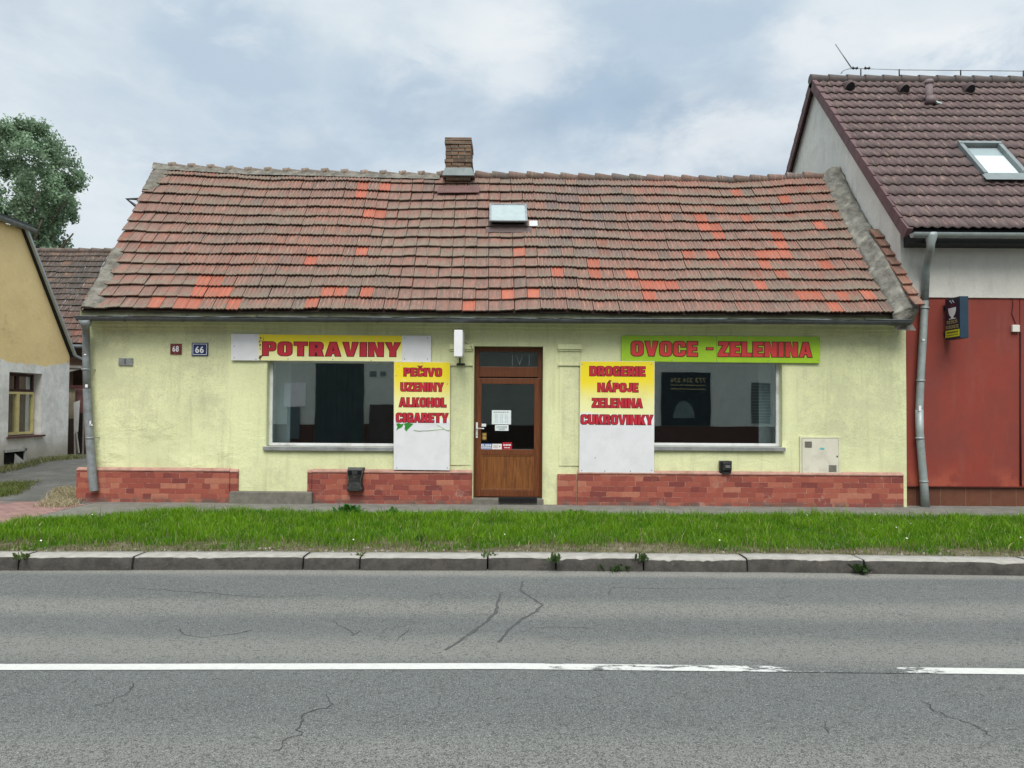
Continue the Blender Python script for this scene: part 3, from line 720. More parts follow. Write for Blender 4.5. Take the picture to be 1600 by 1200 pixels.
ORANGE = [(327, 449), (349, 449), (317, 463), (340, 463), (362, 463), (250, 477), (293, 478), (316, 478), (360, 478), (569, 298), (602, 298), (557, 311),
          (581, 340), (599, 340), (561, 402), (489, 417), (510, 452), (530, 452), (570, 452), (488, 481), (741, 482), (812, 402), (796, 467), (1142, 299),
          (1098, 344), (1169, 344), (1093, 359), (1112, 359), (1121, 374), (1073, 407), (1111, 408), (874, 420), (932, 420), (921, 436), (980, 437),
          (1009, 454), (1030, 454), (1050, 455), (1020, 469), (838, 468), (1226, 312), (1271, 356), (1211, 374), (1225, 391), (1184, 408), (1204, 408),
          (1223, 408), (1197, 424), (1217, 424), (1292, 424), (1194, 440), (1215, 440), (1245, 471), (1267, 471), (1307, 471), (1348, 471), (1307, 485)]
DULL = [(1294, 296), (1314, 456), (1312, 339), (949, 386), (940, 403), (224, 395), (205, 370), (215, 345), (330, 270), (300, 270), (1260, 300), (1330, 470), (1240, 345), (1178, 440)]
near = lambda q: min(TILEPX, key=lambda t: (TILEPX[t][0] - q[0]) ** 2 + 1.6 * (TILEPX[t][1] - q[1]) ** 2)
OR = {near(q) for q in ORANGE}; DU = {near(q) for q in DULL}
def is_flat(k, c):
    px, py = TILEPX[k, c]
    j = 25 * fbm(c * .35, k * .7)
    return px < 300 + j - (490 - py) * 0.35 + 25 or 600 + j * 1.5 - (400 - py) * .12 < px < 835 + j + (py - 400) * 0.25
def shop_colour(k, c):
    if (k, c) in OR:
        f = R.uniform(.85, 1.1); return (0.43 * f, 0.125 * f, 0.078 * f)
    if (k, c) in DU: return (0.29, 0.098, 0.064)
    px, py = TILEPX[k, c]
    n = fbm(c * .16 + 3, k * .33) + R.uniform(-.22, .22)
    a, b = Vector((0.325, 0.140, 0.102)), Vector((0.235, 0.140, 0.112))
    q = a.lerp(b, max(0, min(1, .5 + n)))
    if is_flat(k, c): q = q.lerp(Vector((0.31, 0.140, 0.108)), 0.5)
    if px > 1120 and R.random() < .35: q = q.lerp(Vector((0.32, 0.115, 0.078)), R.uniform(.2, .6))
    if 845 < px < 1010 and py < 400 and R.random() < .5: q = q.lerp(Vector((0.14, 0.125, 0.13)), R.uniform(.3, .8))
    if R.random() < .04: q = q.lerp(Vector((0.13, 0.11, 0.10)), .6)
    return tuple(q * R.uniform(.92, 1.08))
def prof_flat(t): return 0.014 * max(0, 1 - abs(t - .93) / .09) + 0.004 * math.sin(t * math.pi)
def prof_rib(t):
    return 0.022 * max(0, 1 - abs(t - .05) / .12) + 0.019 * max(0, 1 - abs(t - .37) / .12) + 0.020 * max(0, 1 - abs(t - .68) / .12) + 0.022 * max(0, 1 - abs(t - .97) / .10)
HATCH = (766, 326, 822, 366)
def keep_shop(k, c, u, v):
    px, py = TILEPX[k, c]
    return not (HATCH[0] - 2 < px < HATCH[2] + 3 and HATCH[1] - 2 < py < HATCH[3] - 1)

shop = root('shop_house', (0, F, SZ), 'long low yellow-green shop with patched red tile roof and brick-red plinth', 'house')
mb, C = tile_roof(S_shop, NC, NR, shop_colour, keep_shop, lambda k, c: prof_flat if is_flat(k, c) else prof_rib, npts=13, lift=.058, thick=.022, jz=.005)
roof = mb.build('roof', M['roof_old'], shop, colors=C)
# boarding below the tiles and the rear slope
mb = MB()
mb.grid(40, 8, lambda u, v: S_shop(u, v)[0] - S_shop(u, v)[1] * 0.02)
mb.grid(40, 4, lambda u, v: Vector((RLx + (XR + .2 - RLx) * u, RY + 2.9 * v, interp(RIDGE, RLx + (XR - RLx) * u) - 0.03 - 3.1 * v)))
mb.build('roof_deck', plain('roof_boards', (0.10, 0.065, 0.05), 0.9, 0.4, 4), roof)
# ridge: mortared tiles left of the chimney, lapped ones right of it
mb = MB(); C = []
x = RLx - 0.02; i = 0
CHX = (PY(696, 262, RY).x, PY(738, 262, RY).x)
while x < 5.92:
    L = (0.375 if x < CHX[0] - 0.2 else 0.34) * R.uniform(.96, 1.05)
    left = x < CHX[0] - 0.1
    z0, z1 = interp(RIDGE, x) + R.uniform(-.006, .006), interp(RIDGE, x + L) + R.uniform(-.006, .006)
    n0 = len(mb.v)
    if left:
        path = [(x, RY, z0 + .015), (x + L * .80, RY, z1 + .0), (x + L * .84, RY, z1 + .022), (x + L * .96, RY, z1 + .026), (x + L, RY, z1 + .004)]; rr = [.082, .076, .098, .105, .080]
    else:
        path = [(x - .02, RY, z0 + .045), (x + .02, RY, z0 + .040), (x + L + .03, RY, z1 + .002)]; rr = [.086, .092, .074]
    mb.tube(path, rr, 12, caps=True, ref=(0, 0, 1))
    f = R.uniform(.8, 1.1)
    cc = (0.27 * f, 0.215 * f, 0.175 * f) if left else ((0.20 * f, 0.125 * f, 0.10 * f) if R.random() < .6 else (.15 * f, .125 * f, .115 * f))
    C += [(*cc, .5)] * (len(mb.v) - n0); x += L
mb.build('ridge_tiles', M['ridge'], roof, colors=C)
# mortar: along the ridge, up both verges
def mortar_strip(mb, a, b, w0, w1, h, n=60, side=-1, seed=0):
    rows = []
    for i in range(n + 1):
        v = a + (b - a) * i / n
        w = (w0 + (w1 - w0) * i / n) * (1 + .35 * fbm(v * 14, seed)); hh = h * (1 + .5 * fbm(v * 20, seed + 4))
        row = []
        for q in range(6):
            t = q / 5
            p, nm = S_shop(-0.003 + t * w / 13.1, v)
            hq = hh * (1 - abs(2 * t - .7) ** 3 * .6) * (0.05 if q == 5 else 1) + .03 + .012 * fbm(t * 9 + v * 40, seed)
            row.append(p + nm * (hq - (0.12 if q == 0 else 0)))
        rows.append(row)
    base = len(mb.v)
    for r in rows: mb.v += [tuple(p) for p in r]
    for i in range(n):
        for q in range(5):
            k = base + i * 6 + q
            mb.f.append((k, k + 1, k + 7, k + 6)); mb.m.append(0); mb.sm.append(True)
mb = MB()
mortar_strip(mb, 0.0, 0.375, .30, .24, .05, seed=1)
mortar_strip(mb, 0.80, 1.0, .22, .46, .045, 36, seed=5)
def ridge_mortar(u, v):
    x = RLx + (CHX[0] - .1 - RLx) * u; z = interp(RIDGE, x)
    return Vector((x, RY - .055 - .12 * v, z + .05 - .135 * v + .012 * fbm(x * 6, v * 4)))
mb.grid(120, 4, ridge_mortar)
mb.build('verge_mortar', M['mortar'], roof)
# right: mortared upstand against the neighbour, tiled on its back below
def para(v, s, h):
    e = Vector((6.13, EY - .02, ER.z)); r = Vector((6.13, RY + .05, interp(RIDGE, 6.13) + .02))
    p = e.lerp(r, v); nm = Vector((0, -(r.z - e.z), r.y - e.y)).normalized()
    return p + Vector((s, 0, 0)) + nm * h
prs = [(-.05, .0), (-.03, .05), (.02, .085), (.09, .13), (.15, .18), (.24, .195), (.325, .18), (.325, -.15)]
mb = MB()
def para_pt(u, v):
    k = v * (len(prs) - 1); i = min(int(k), len(prs) - 2); t = k - i
    s = prs[i][0] * (1 - t) + prs[i + 1][0] * t; h = prs[i][1] * (1 - t) + prs[i + 1][1] * t
    n1 = .020 * fbm(u * 18, v * 5) if v < .9 else 0
    return para(-.012 + 1.02 * u, s + n1, h * (1.0 + .25 * math.sin(u * 7)) + n1 * .8)
mb.grid(90, 14, para_pt)
n = len(mb.v); k = 15
mb.f.append(tuple(range(n - 91 * 15, n, 91))); mb.m.append(0); mb.sm.append(False)
mb.v += [tuple(para_pt(0, j / 14)) for j in range(15)]
b0 = len(mb.v) - 15
mb.v += [(6.46, EY - .05, 2.98), (6.13, EY - .05, 2.98)]
mb.f.append(tuple(range(b0, b0 + 17))); mb.m.append(0); mb.sm.append(False)
mb.build('verge_upstand', plain('weathered_mortar', (0.225, 0.215, 0.185), 0.95, 0.55, 6, 0.1, dirt=(0.42, 0.40, 0.34), bump=1.0, bscale=26, dscale=4), roof)
mb = MB(); C = []
for i in range(8):
    v0 = -.02 + i * .062; v1 = v0 + .074
    n0 = len(mb.v)
    a, b = .19 + R.uniform(-.012, .012), .345
    mb.hexa([para(v0, a, .265), para(v0, b, .265), para(v1, b, .20), para(v1, a, .20), para(v0, a, .29), para(v0, b, .30), para(v1, b, .245), para(v1, a, .24)])
    f = R.uniform(.7, 1.1); C += [(.27 * f, .12 * f, .08 * f, .3)] * 8
mb.build('upstand_tiles', M['cap_tile'], roof, colors=C, bevel=0)

# chimney: courses of worn bricks, lead flashing below
cx0, cx1, czt, czb = PY(697, 250, RY - .1).x, PY(737, 250, RY - .1).x, PY(717, 222.5, RY - .1).z, PY(717, 262, RY - .1).z
mb = MB()
z = czb - .25; h = .068; row = 0
while z < czt - .02:
    off = .13 if row % 2 else 0
    out = .02 if (czb + .02 < z < czb + .10) else (.012 if z > czt - .16 else 0)
    for face in range(2):
        yy = RY - .30 if face == 0 else RY + .06
        xx = cx0 - off
        while xx < cx1 - .02:
            xa, xb = max(xx, cx0) - out, min(xx + .25, cx1) + out
            if xb - xa > .03:
                j = R.uniform(-.012, .010)
                mb.box(xa + .004 + R.uniform(-.006, .006) * (xa < cx0 + .01), xb - .004 + R.uniform(-.006, .006) * (xb > cx1 - .01), yy + j - out, yy + .33, z + .004, z + h - R.uniform(.003, .008))
            xx += .26
    z += h + .004; row += 1
mb.box(cx0 + .015, cx1 - .015, RY - .28, RY + .36, czb - .3, czt - .03)
ch = mb.build('chimney', M['chimney'], roof, bevel=0.006)
mb = MB()
fx0, fx1 = PY(693, 265, RY - .3).x, PY(740, 265, RY - .3).x
zf = PY(717, 262, RY - .32).z
mb.hexa([(fx0 - .02, RY - .36, zf - .16), (fx1 + .02, RY - .36, zf - .16), (fx1 + .02, RY + .45, zf - .16), (fx0 - .02, RY + .45, zf - .16),
         (fx0 + .03, RY - .325, zf), (fx1 - .03, RY - .325, zf), (fx1 - .03, RY + .42, zf), (fx0 + .03, RY + .42, zf)])
def on_roof(x, y, h):
    u = (x - XL) / (XR - XL); a, nm = S_shop(u, (y - EY) / (RY - EY)); return Vector((x, a.y, a.z)) + nm * h
ya, yb = RY - .47, RY - .31
mb.hexa([on_roof(fx0 - .10, ya, .075), on_roof(fx1 + .12, ya, .075), on_roof(fx1 + .12, yb, .075), on_roof(fx0 - .10, yb, .075), on_roof(fx0 - .10, ya, .09), on_roof(fx1 + .12, ya, .09), on_roof(fx1 + .12, yb, .09), on_roof(fx0 - .10, yb, .09)], 1)
mb.build('flashing', [plain('lead_flashing', (.19, .225, .225), .6, .25, 8, .4, .3), plain('brown_sheet', (.16, .085, .075), .7, .3, 5)], ch)

# roof hatch with a glazed lid
def slope_pt(px, py, h=0.0):
    e = S_shop(.5, 0)[0]; r = S_shop(.5, 1)[0]; nm = Vector((0, -(r.z - e.z), RY - EY)).normalized()
    d = ray(px, py); t = (e - CAM).dot(nm) / d.dot(nm)
    return CAM + d * t + nm * h
nmS = S_shop(.5, .5)[1]; upS = (S_shop(.5, 1)[0] - S_shop(.5, 0)[0]).normalized()
A = slope_pt(767, 358); B = slope_pt(822, 359); L = (slope_pt(768, 327) - A).length; W = (B - A).length
ex = Vector((1, 0, 0))
def hp(x, s, h): return A + ex * x + upS * s + nmS * h
mb = MB()
for x0, x1, s0, s1 in ((-.03, W + .03, -.02, .03), (-.03, W + .03, L - .03, L + .03), (-.03, .02, .03, L - .03), (W - .02, W + .03, .03, L - .03)):
    mb.hexa([hp(x0, s0, -.02), hp(x1, s0, -.02), hp(x1, s1, -.02), hp(x0, s1, -.02), hp(x0, s0, .09), hp(x1, s0, .09), hp(x1, s1, .09), hp(x0, s1, .09)])
# sheet apron
mb.hexa([hp(-.09, -.16, .03), hp(W + .10, -.16, .03), hp(W + .10, -.02, .045), hp(-.09, -.02, .045), hp(-.09, -.16, .042), hp(W + .10, -.16, .042), hp(W + .10, -.02, .057), hp(-.09, -.02, .057)])
hatch = mb.build('roof_hatch', plain('hatch_sheet', (.105, .075, .07), .6, .35, 7, .4, .1), roof)
mb = MB()
lid = lambda x, s, h: hp(x, s, h + .03 + .075 * (1 - s / L))
for x0, x1, s0, s1 in ((-.025, W + .025, -.03, .0), (-.025, W + .025, L - .03, L), (-.025, .01, 0, L - .03), (W - .01, W + .025, 0, L - .03)):
    mb.hexa([lid(x0, s0, .065), lid(x1, s0, .065), lid(x1, s1, .065), lid(x0, s1, .065), lid(x0, s0, .095), lid(x1, s0, .095), lid(x1, s1, .095), lid(x0, s1, .095)])
mb.build('lid_frame', M['zinc'], hatch)
mb = MB()
mb.hexa([lid(.01, 0, .075), lid(W - .01, 0, .075), lid(W - .01, L - .03, .075), lid(.01, L - .03, .075), lid(.01, 0, .085), lid(W - .01, 0, .085), lid(W - .01, L - .03, .085), lid(.01, L - .03, .085)])
mb.build('lid_pane', plain('sky_toned_pane', (.33, .39, .385), .28, .15, 9, .6, dirt=(.33, .38, .36)), hatch)  # pale colour stands in for sky reflected in the lid glass
mb = MB()
a = slope_pt(827, 358, .05); w = slope_pt(840, 358, .05) - a
mb.prism([a, a + w, a + w + upS * .17, a + upS * .17], nmS * .02)
mb.build('patch_sheet', plain('dull_white', (.55, .56, .56), .5, .15, 9), roof)
# ================================================================== shop walls
WX0, WX1, WZ1 = PY(138, 620, F).x, PY(1416, 620, F).x, 3.16
w1 = list(frect(417, 562, 614, 698)); w1[1] = PY(622, 640, F).x
w2 = list(frect(1018, 562, 1222, 698))
dr = list(frect(740, 541, 848, 784)); dr[2] = SZ - .05
OPEN = [w1, w2, dr]
def wy(x, z): return F + 0.010 * fbm(x * 1.1, z * 1.1, 3) + 0.004 * fbm(x * 4, z * 4, 9)
def cuts(a, b, step, extra):
    n = int((b - a) / step); s = [a + (b - a) * i / n for i in range(n + 1)]
    s = [q for q in s if all(abs(q - e) > step * .35 for e in extra) or q in (a, b)] + [e for e in extra if a < e < b]
    return sorted(set(s))
xs = cuts(WX0, WX1, .12, [o[0] for o in OPEN] + [o[1] for o in OPEN])
zs = cuts(0.0, WZ1, .12, [w1[2], w1[3], w2[2], w2[3], dr[3]])
mb = MB()
inside = lambda x, z: any(o[0] < x < o[1] and o[2] < z < o[3] for o in OPEN)
for xa, xb in zip(xs, xs[1:]):
    for za, zb in zip(zs, zs[1:]):
        if inside((xa + xb) / 2, (za + zb) / 2): continue
        mb.quad((xa, wy(xa, za), za), (xb, wy(xb, za), za), (xb, wy(xb, zb), zb), (xa, wy(xa, zb), zb), smooth=True)
DEP = .34
for o in OPEN:
    for za, zb in zip(zs, zs[1:]):
        if o[2] - 1e-6 <= (za + zb) / 2 <= o[3]:
            for x in (o[0], o[1]): mb.quad((x, wy(x, za), za), (x, F + DEP, za), (x, F + DEP, zb), (x, wy(x, zb), zb))
    for xa, xb in zip(xs, xs[1:]):
        if o[0] <= (xa + xb) / 2 <= o[1]:
            for z in (o[2], o[3]): mb.quad((xa, wy(xa, z), z), (xb, wy(xb, z), z), (xb, F + DEP, z), (xa, F + DEP, z))
# gables and the rear wall
zr = interp(RIDGE, RLx) - .25
for x, xg in ((WX0, RLx + .06), (WX1, WX1)):
    mb.quad((x, F, 0), (x, F + 5.1, 0), (x, F + 5.1, WZ1), (x, F, WZ1))
    mb.quad((xg, F, WZ1), (xg, F + 5.1, WZ1), (xg, RY, zr if xg < 0 else 6.0))
mb.quad((WX0, F + 5.1, 0), (WX1, F + 5.1, 0), (WX1, F + 5.1, WZ1), (WX0, F + 5.1, WZ1))
wall = mb.build('wall', M['facade'], shop, weld=True)
# the rooms behind the glass
mb = MB()
y0, y1, z0, z1 = F + DEP, F + 4.2, .30, 2.86
XI0, XI1 = WX0 + .3, WX1 - .3
mb.quad((XI0, y0, z0), (XI1, y0, z0), (XI1, y1, z0), (XI0, y1, z0))
mb.quad((XI0, y0, z1), (XI1, y0, z1), (XI1, y1, z1), (XI0, y1, z1))
mb.quad((XI0, y1, z0), (XI1, y1, z0), (XI1, y1, z1), (XI0, y1, z1))
for x in (XI0, -1.4, 1.6, XI1): mb.quad((x, y0, z0), (x, y1, z0), (x, y1, z1), (x, y0, z1))
for xa, xb, za, zb in ((XI0, w1[0], z0, z1), (w1[1], dr[0], z0, z1), (dr[1], w2[0], z0, z1), (w2[1], XI1, z0, z1), (w1[0], w1[1], z0, w1[2]), (w1[0], w1[1], w1[3], z1), (w2[0], w2[1], z0, w2[2]), (w2[0], w2[1], w2[3], z1)):
    mb.quad((xa, y0 + .004, za), (xb, y0 + .004, za), (xb, y0 + .004, zb), (xa, y0 + .004, zb))
mb.build('room', M['interior'], shop)

# cornice under the gutter, pilaster caps
mb = MB()
cz = PY(760, 519, F).z
x0, x1 = WX0 + .05, PY(1404, 515, F).x
prof = [(0, -.02), (.025, -.02), (.03, .012), (.05, .02), (.055, .065), (.085, .075), (.095, .13), (.13, .145), (.14, .26), (0, .26)]
mb.prism([(x0, F + .02 - d, cz + h) for d, h in prof], (x1 - x0, 0, 0))
mb.build('cornice', M['facade'], shop, bevel=.004)
for pa, pb in ((705, 737), (874, 906)):
    mb = MB()
    xa, xb = PY(pa, 560, F).x, PY(pb, 560, F).x
    za, zb, zc, zd = PY(pa, 546, F).z, PY(pa, 538, F).z, PY(pa, 571.5, F).z, PY(pa, 567.5, F).z
    mb.box(xa - .03, xb + .03, F - .055, F + .02, za, zb)
    mb.box(xa - .015, xb + .015, F - .035, F + .02, za - .03, za - .0005)
    mb.box(xa - .02, xb + .02, F - .04, F + .02, zc, zd)
    mb.box(xa, xb, F - .014, F + .02, .75, zc - .0005)
    mb.box(xa, xb, F - .014, F + .02, zd + .0005, za - .0305)
    mb.build('pilaster', M['facade'], shop, bevel=.005)

# windows
def shop_window(o, closed_left):
    y = F + .13
    x0, x1, z0, z1 = o; t = .05
    mb = MB()
    mb.box(x0, x0 + t, y, y + .07, z0, z1); mb.box(x1 - t, x1, y, y + .07, z0, z1)
    mb.box(x0 + t, x1 - t, y + .001, y + .071, z0, z0 + t); mb.box(x0 + t, x1 - t, y + .001, y + .071, z1 - t, z1)
    w = mb.build('window', M['white_jamb'], shop, bevel=.004)
    mb = MB(); mb.box(x0 + t, x1 - t, y + .03, y + .036, z0 + t, z1 - t)
    mb.build('pane', M['glass'], w)
    mb = MB()
    for x in ((x0 + .001, x0 + .02), (x1 - .02, x1 - .001)):
        mb = MB(); mb.box(x[0], x[1], y + .075, F + .40, z0 + .002, z1 - .002); mb.build('inner_jamb', M['white_jamb'], w)
    mb = MB()
    zt = z0 - .002
    mb.prism([(x0 - .04, y - .002, zt + .012), (x0 - .04, F - .05, zt - .004), (x0 - .04, F - .055, zt - .062), (x0 - .04, F - .030, zt - .062), (x0 - .04, F - .025, zt - .02), (x0 - .04, y - .002, zt - .01)], (x1 - x0 + (.08 if not closed_left else .02), 0, 0))
    mb.build('sill', M['sill'], w, bevel=.003)
    return w
shop_window(w1, True)
shop_window(w2, False)
M['curtain'] = plain('pale_curtain', (.62, .64, .66), .8, .15, 4)
for xa, xb in ((w1[0] - .1, w1[0] + .24), (w2[1] - .22, w2[1] + .1)):
    mb = MB(); mb.box(xa, xb, F + .5, F + .53, .4, 2.8); mb.build('curtain', M['curtain'], shop)

# door
D = F + .17
dx0, dx1, dz0, dz1 = frect(740, 541, 848, 777, D)
dx0, dx1 = dr[0] + .004, dr[1] - .004
dz1 = dr[3] - .004
P_ = lambda px, py: PY(px, py, D)
zt0, zt1 = P_(794, 588).z, P_(794, 591).z
mb = MB(); t = .075
mb.box(dx0, dx0 + t, D, D + .08, dz0, dz1); mb.box(dx1 - t, dx1, D, D + .08, dz0, dz1)
mb.box(dx0 + t, dx1 - t, D + .001, D + .081, dz1 - t, dz1)
mb.box(dx0 + t, dx1 - t, D + .001, D + .081, P_(794, 589).z, P_(794, 573).z)
door = mb.build('door', M['door_frame'], shop, bevel=.006)
mb = MB(); mb.box(dx0 + t, dx1 - t, D + .035, D + .042, P_(794, 573).z, dz1 - t)
tp = mb.build('transom_pane', M['glass_door'], door)
# leaf
lx0, lx1 = dx0 + .035, dx1 - .035; lz0, lz1 = dz0 + .012, P_(794, 591).z
gx0, gx1, gz0, gz1 = P_(752, 650).x, P_(834.5, 650).x, P_(794, 702).z, P_(794, 600).z
kz0, kz1 = P_(794, 765).z, P_(794, 711).z
mb = MB(); Y = D - .022
mb.box(lx0, gx0, Y, D - .0005, lz0, lz1); mb.box(gx1, lx1, Y, D - .0005, lz0, lz1)
mb.box(gx0, gx1, Y + .0005, D - .0005, gz1, lz1); mb.box(gx0, gx1, Y + .0005, D - .0005, kz1, gz0); mb.box(gx0, gx1, Y + .0005, D - .0005, lz0, kz0)
leaf = mb.build('door_leaf', M['door_frame'], door, bevel=.006)
mb = MB(); mb.box(gx0, gx1, D - .008, D - .002, gz0, gz1)
mb.build('door_pane', M['glass_door'], leaf)
mb = MB(); mb.box(gx0, gx1, D - .010, D - .001, kz0, kz1)
for a, b, c, d in ((gx0, gx1, kz0, kz0 + .018), (gx0, gx1, kz1 - .018, kz1), (gx0, gx0 + .018, kz0 + .018, kz1 - .018), (gx1 - .018, gx1, kz0 + .018, kz1 - .018)):
    mb.box(a, b, D - .016, D - .0105, c, d)
mb.build('kick_panel', M['door_wood'], leaf, bevel=.003)
hx, hz = P_(745.2, 672).x, P_(745, 672).z
mb = MB()
mb.box(hx - .016, hx + .016, Y - .012, Y, hz - .13, hz + .13)
mb.tube([(hx, Y - .010, hz + .03), (hx, Y - .05, hz + .03), (hx + .02, Y - .058, hz + .03), (hx + .12, Y - .058, hz + .028)], .010, 10)
hd = mb.build('handle', M['white'], leaf, bevel=.003)
mb = MB(); mb.tube([(hx, Y - .0125, hz - .085), (hx, Y - .016, hz - .085)], .010, 10)
mb.build('lock_cylinder', M['steel'], hd)
def on_glass(px0, py0, px1, py1): return frect(px0, py0, px1, py1, D - .010)
def sticker(name, px, mats, fn):
    x0, x1, z0, z1 = on_glass(*px); mb = MB(); mb.box(x0, x1, D - .0125, D - .0085, z0, z1); fn(mb, x0, x1, z0, z1); return mb.build(name, mats, leaf)
def bars(mb, x0, x1, z, h, m, n, y):
    xx = x0; w = (x1 - x0) / n
    for i in range(n):
        ww = w * R.uniform(.55, .95); mb.box(xx, xx + ww, y - .001, y, z, z + h * R.uniform(.75, 1), m); xx += w
def paper1(mb, x0, x1, z0, z1):
    w, h = x1 - x0, z1 - z0
    bars(mb, x0 + w * .1, x1 - w * .1, z1 - h * .17, h * .07, 1, 7, D - .0126)
    for c in range(3):
        for r_ in range(7): bars(mb, x0 + w * (.16 + .26 * c), x0 + w * (.34 + .26 * c), z0 + h * (.12 + .09 * r_), h * .035, 2, 2, D - .0126)
sticker('paper_notice', (768.5, 641, 798.5, 663), [M['paper'], M['grey_print'], plain('pale_blue_print', (.38, .50, .58), .6)], paper1)
def paper2(mb, x0, x1, z0, z1):
    w, h = x1 - x0, z1 - z0
    for a, b, c in ((.10, .9, .62), (.12, .88, .40), (.28, .72, .16)): bars(mb, x0 + w * a, x0 + w * b, z0 + h * c, h * .16, 1, 8, D - .0126)
sticker('paper_notice', (773.5, 664, 794.5, 673), [M['paper'], M['grey_print']], paper2)
def st1(mb, x0, x1, z0, z1):
    w, h = x1 - x0, z1 - z0
    mb.box(x0, x1, D - .0135, D - .0126, z0, z0 + h * .22, 2)
    mb.box(x0 + w * .03, x1 - w * .03, D - .0135, D - .0126, z0 + h * .26, z0 + h * .36, 1)
    lettering(mb, 'ELSIM', (x0 + w * .06, D - .0136, z0 + h * .46), (1, 0, 0), (0, 0, 1), (0, -1, 0), w * .88, h * .44, [(.04, .0, 1)])
sticker('sticker', (751, 693, 768.5, 702), [plain('blue_sticker', (.07, .15, .42), .4), M['white'], plain('pale_blue_sticker', (.35, .45, .66), .4)], st1)
def st2(mb, x0, x1, z0, z1):
    w, h = x1 - x0, z1 - z0
    for c in (.66, .46, .26): bars(mb, x0 + w * .12, x0 + w * .62, z0 + h * c, h * .10, 1, 5, D - .0126)
    mb.box(x0 + w * .74, x0 + w * .86, D - .0136, D - .0126, z0 + h * .4, z0 + h * .66, 2)
sticker('sticker', (769, 693.5, 784, 702), [M['white'], plain('brown_print', (.36, .22, .16), .5), M['red_print']], st2)
def st3(mb, x0, x1, z0, z1):
    w, h = x1 - x0, z1 - z0
    bars(mb, x0 + w * .1, x0 + w * .92, z0 + h * .50, h * .24, 1, 7, D - .0126); bars(mb, x0 + w * .2, x0 + w * .8, z0 + h * .18, h * .12, 1, 3, D - .0126)
sticker('sticker', (785, 691, 800, 702), [plain('red_sticker', (.42, .012, .03), .4), M['white']], st3)
def st4(mb, x0, x1, z0, z1):
    w, h = x1 - x0, z1 - z0
    mb.box(x0 + w * .15, x0 + w * .85, D - .0135, D - .0126, z0 + h * .62, z0 + h * .9, 1)
    mb.tube([(x0 + w * .5, D - .0126, z0 + h * .3), (x0 + w * .5, D - .0136, z0 + h * .3)], w * .36, 12, 1, ref=(1, 0, 0))
sticker('sticker', (753, 676, 760.5, 687.5), [plain('bronze_sticker', (.13, .075, .03), .5), plain('gold_print', (.42, .30, .06), .5)], st4)
sticker('sticker', (752.5, 662, 759.5, 666.5), [M['paper']], lambda *a: None)
mb = MB(); a = on_glass(800, 553, 838, 572)
lettering(mb, 'IVT', (a[0], D + .0335, a[2] + .012), (1, 0, 0), (0, 0, 1), (0, -1, 0), (a[1] - a[0]) * .86, a[3] - a[2] - .02, [(-.028, .001, 0)], 1.15)
mb.build('lettering', plain('pale_letters', (.20, .26, .30), .5), tp)  # pale grey letter outlines laid on the transom glass

# plinth of clinker tiles
def plinth_box(mb, pa, pb, pt, pbm, dep=.06):
    y = F - dep
    x0, x1 = PY(pa, (pt + pbm) / 2, y).x, PY(pb, (pt + pbm) / 2, y).x
    z1 = PY((pa + pb) / 2, pt, y).z
    mb.box(x0, x1, y, F + .02, SZ - .1, z1, 0); return x0, x1, y, z1
caps = MB()
def cap(b, ext=(0, 0)):
    x0, x1, y, z1 = b
    caps.prism([(x0 - ext[0], y - .012, z1 + .001), (x0 - ext[0], y - .012, z1 + .020), (x0 - ext[0], F - .005, z1 + .055), (x0 - ext[0], F + .01, z1 + .001)], (x1 - x0 + ext[0] + ext[1], 0, 0))
for pa, pb, pt, dep, cp in ((119, 358, 736, .06, 1), (358.5, 372, 738, .035, 1), (487.5, 737.5, 739, .06, 1), (480, 487, 739, .035, 1), (871, 901, 741, .05, 0), (902.5, 1412, 742, .065, 1)):
    mb = MB(); b = plinth_box(mb, pa, pb, pt, 780, dep)
    if pa == 119: mb.box(b[0], WX0 + .02, F + .021, F + 5.1, SZ - .1, b[3])
    mb.build('plinth', M['plinth'], shop, bevel=.004)
    if cp: cap(b, (0.0, .0))
caps.build('plinth_cap', M['plinth_cap'], shop, bevel=.004)
mb = MB()
x0, x1 = PY(357.5, 775, F - .16).x, PY(487, 775, F - .16).x
mb.box(x0, x1, F - .16, F + .05, SZ - .06, PY(420, 769, F - .16).z)
mb.build('doorstep', M['concrete'], shop, bevel=.012)
mb = MB()
mb.box(dr[0] - .02, dr[1] + .02, F - .05, F + .3, SZ - .06, dz0 - .004)
mb.build('doorstep', M['concrete'], shop, bevel=.008)
mat_ = root('door_mat', ((dr[0] + dr[1]) / 2, F - .2, SZ), 'black rubber mat lying on the sill in front of the brown door', 'door mat')
mb = MB(); xa, xb = PY(779, 780, F - .02).x, PY(839, 780, F - .02).x
mb.box(xa, xb, F - .075, F + .14, dz0 - .003, dz0 + .012)
for i in range(40):
    q = xa + (xb - xa) * (i + .5) / 40
    mb.box(q - .006, q + .006, F - .083, F - .0755, dz0 - .06, dz0 + .010)
mb.build('mat_sheet', M['rubber'], mat_)

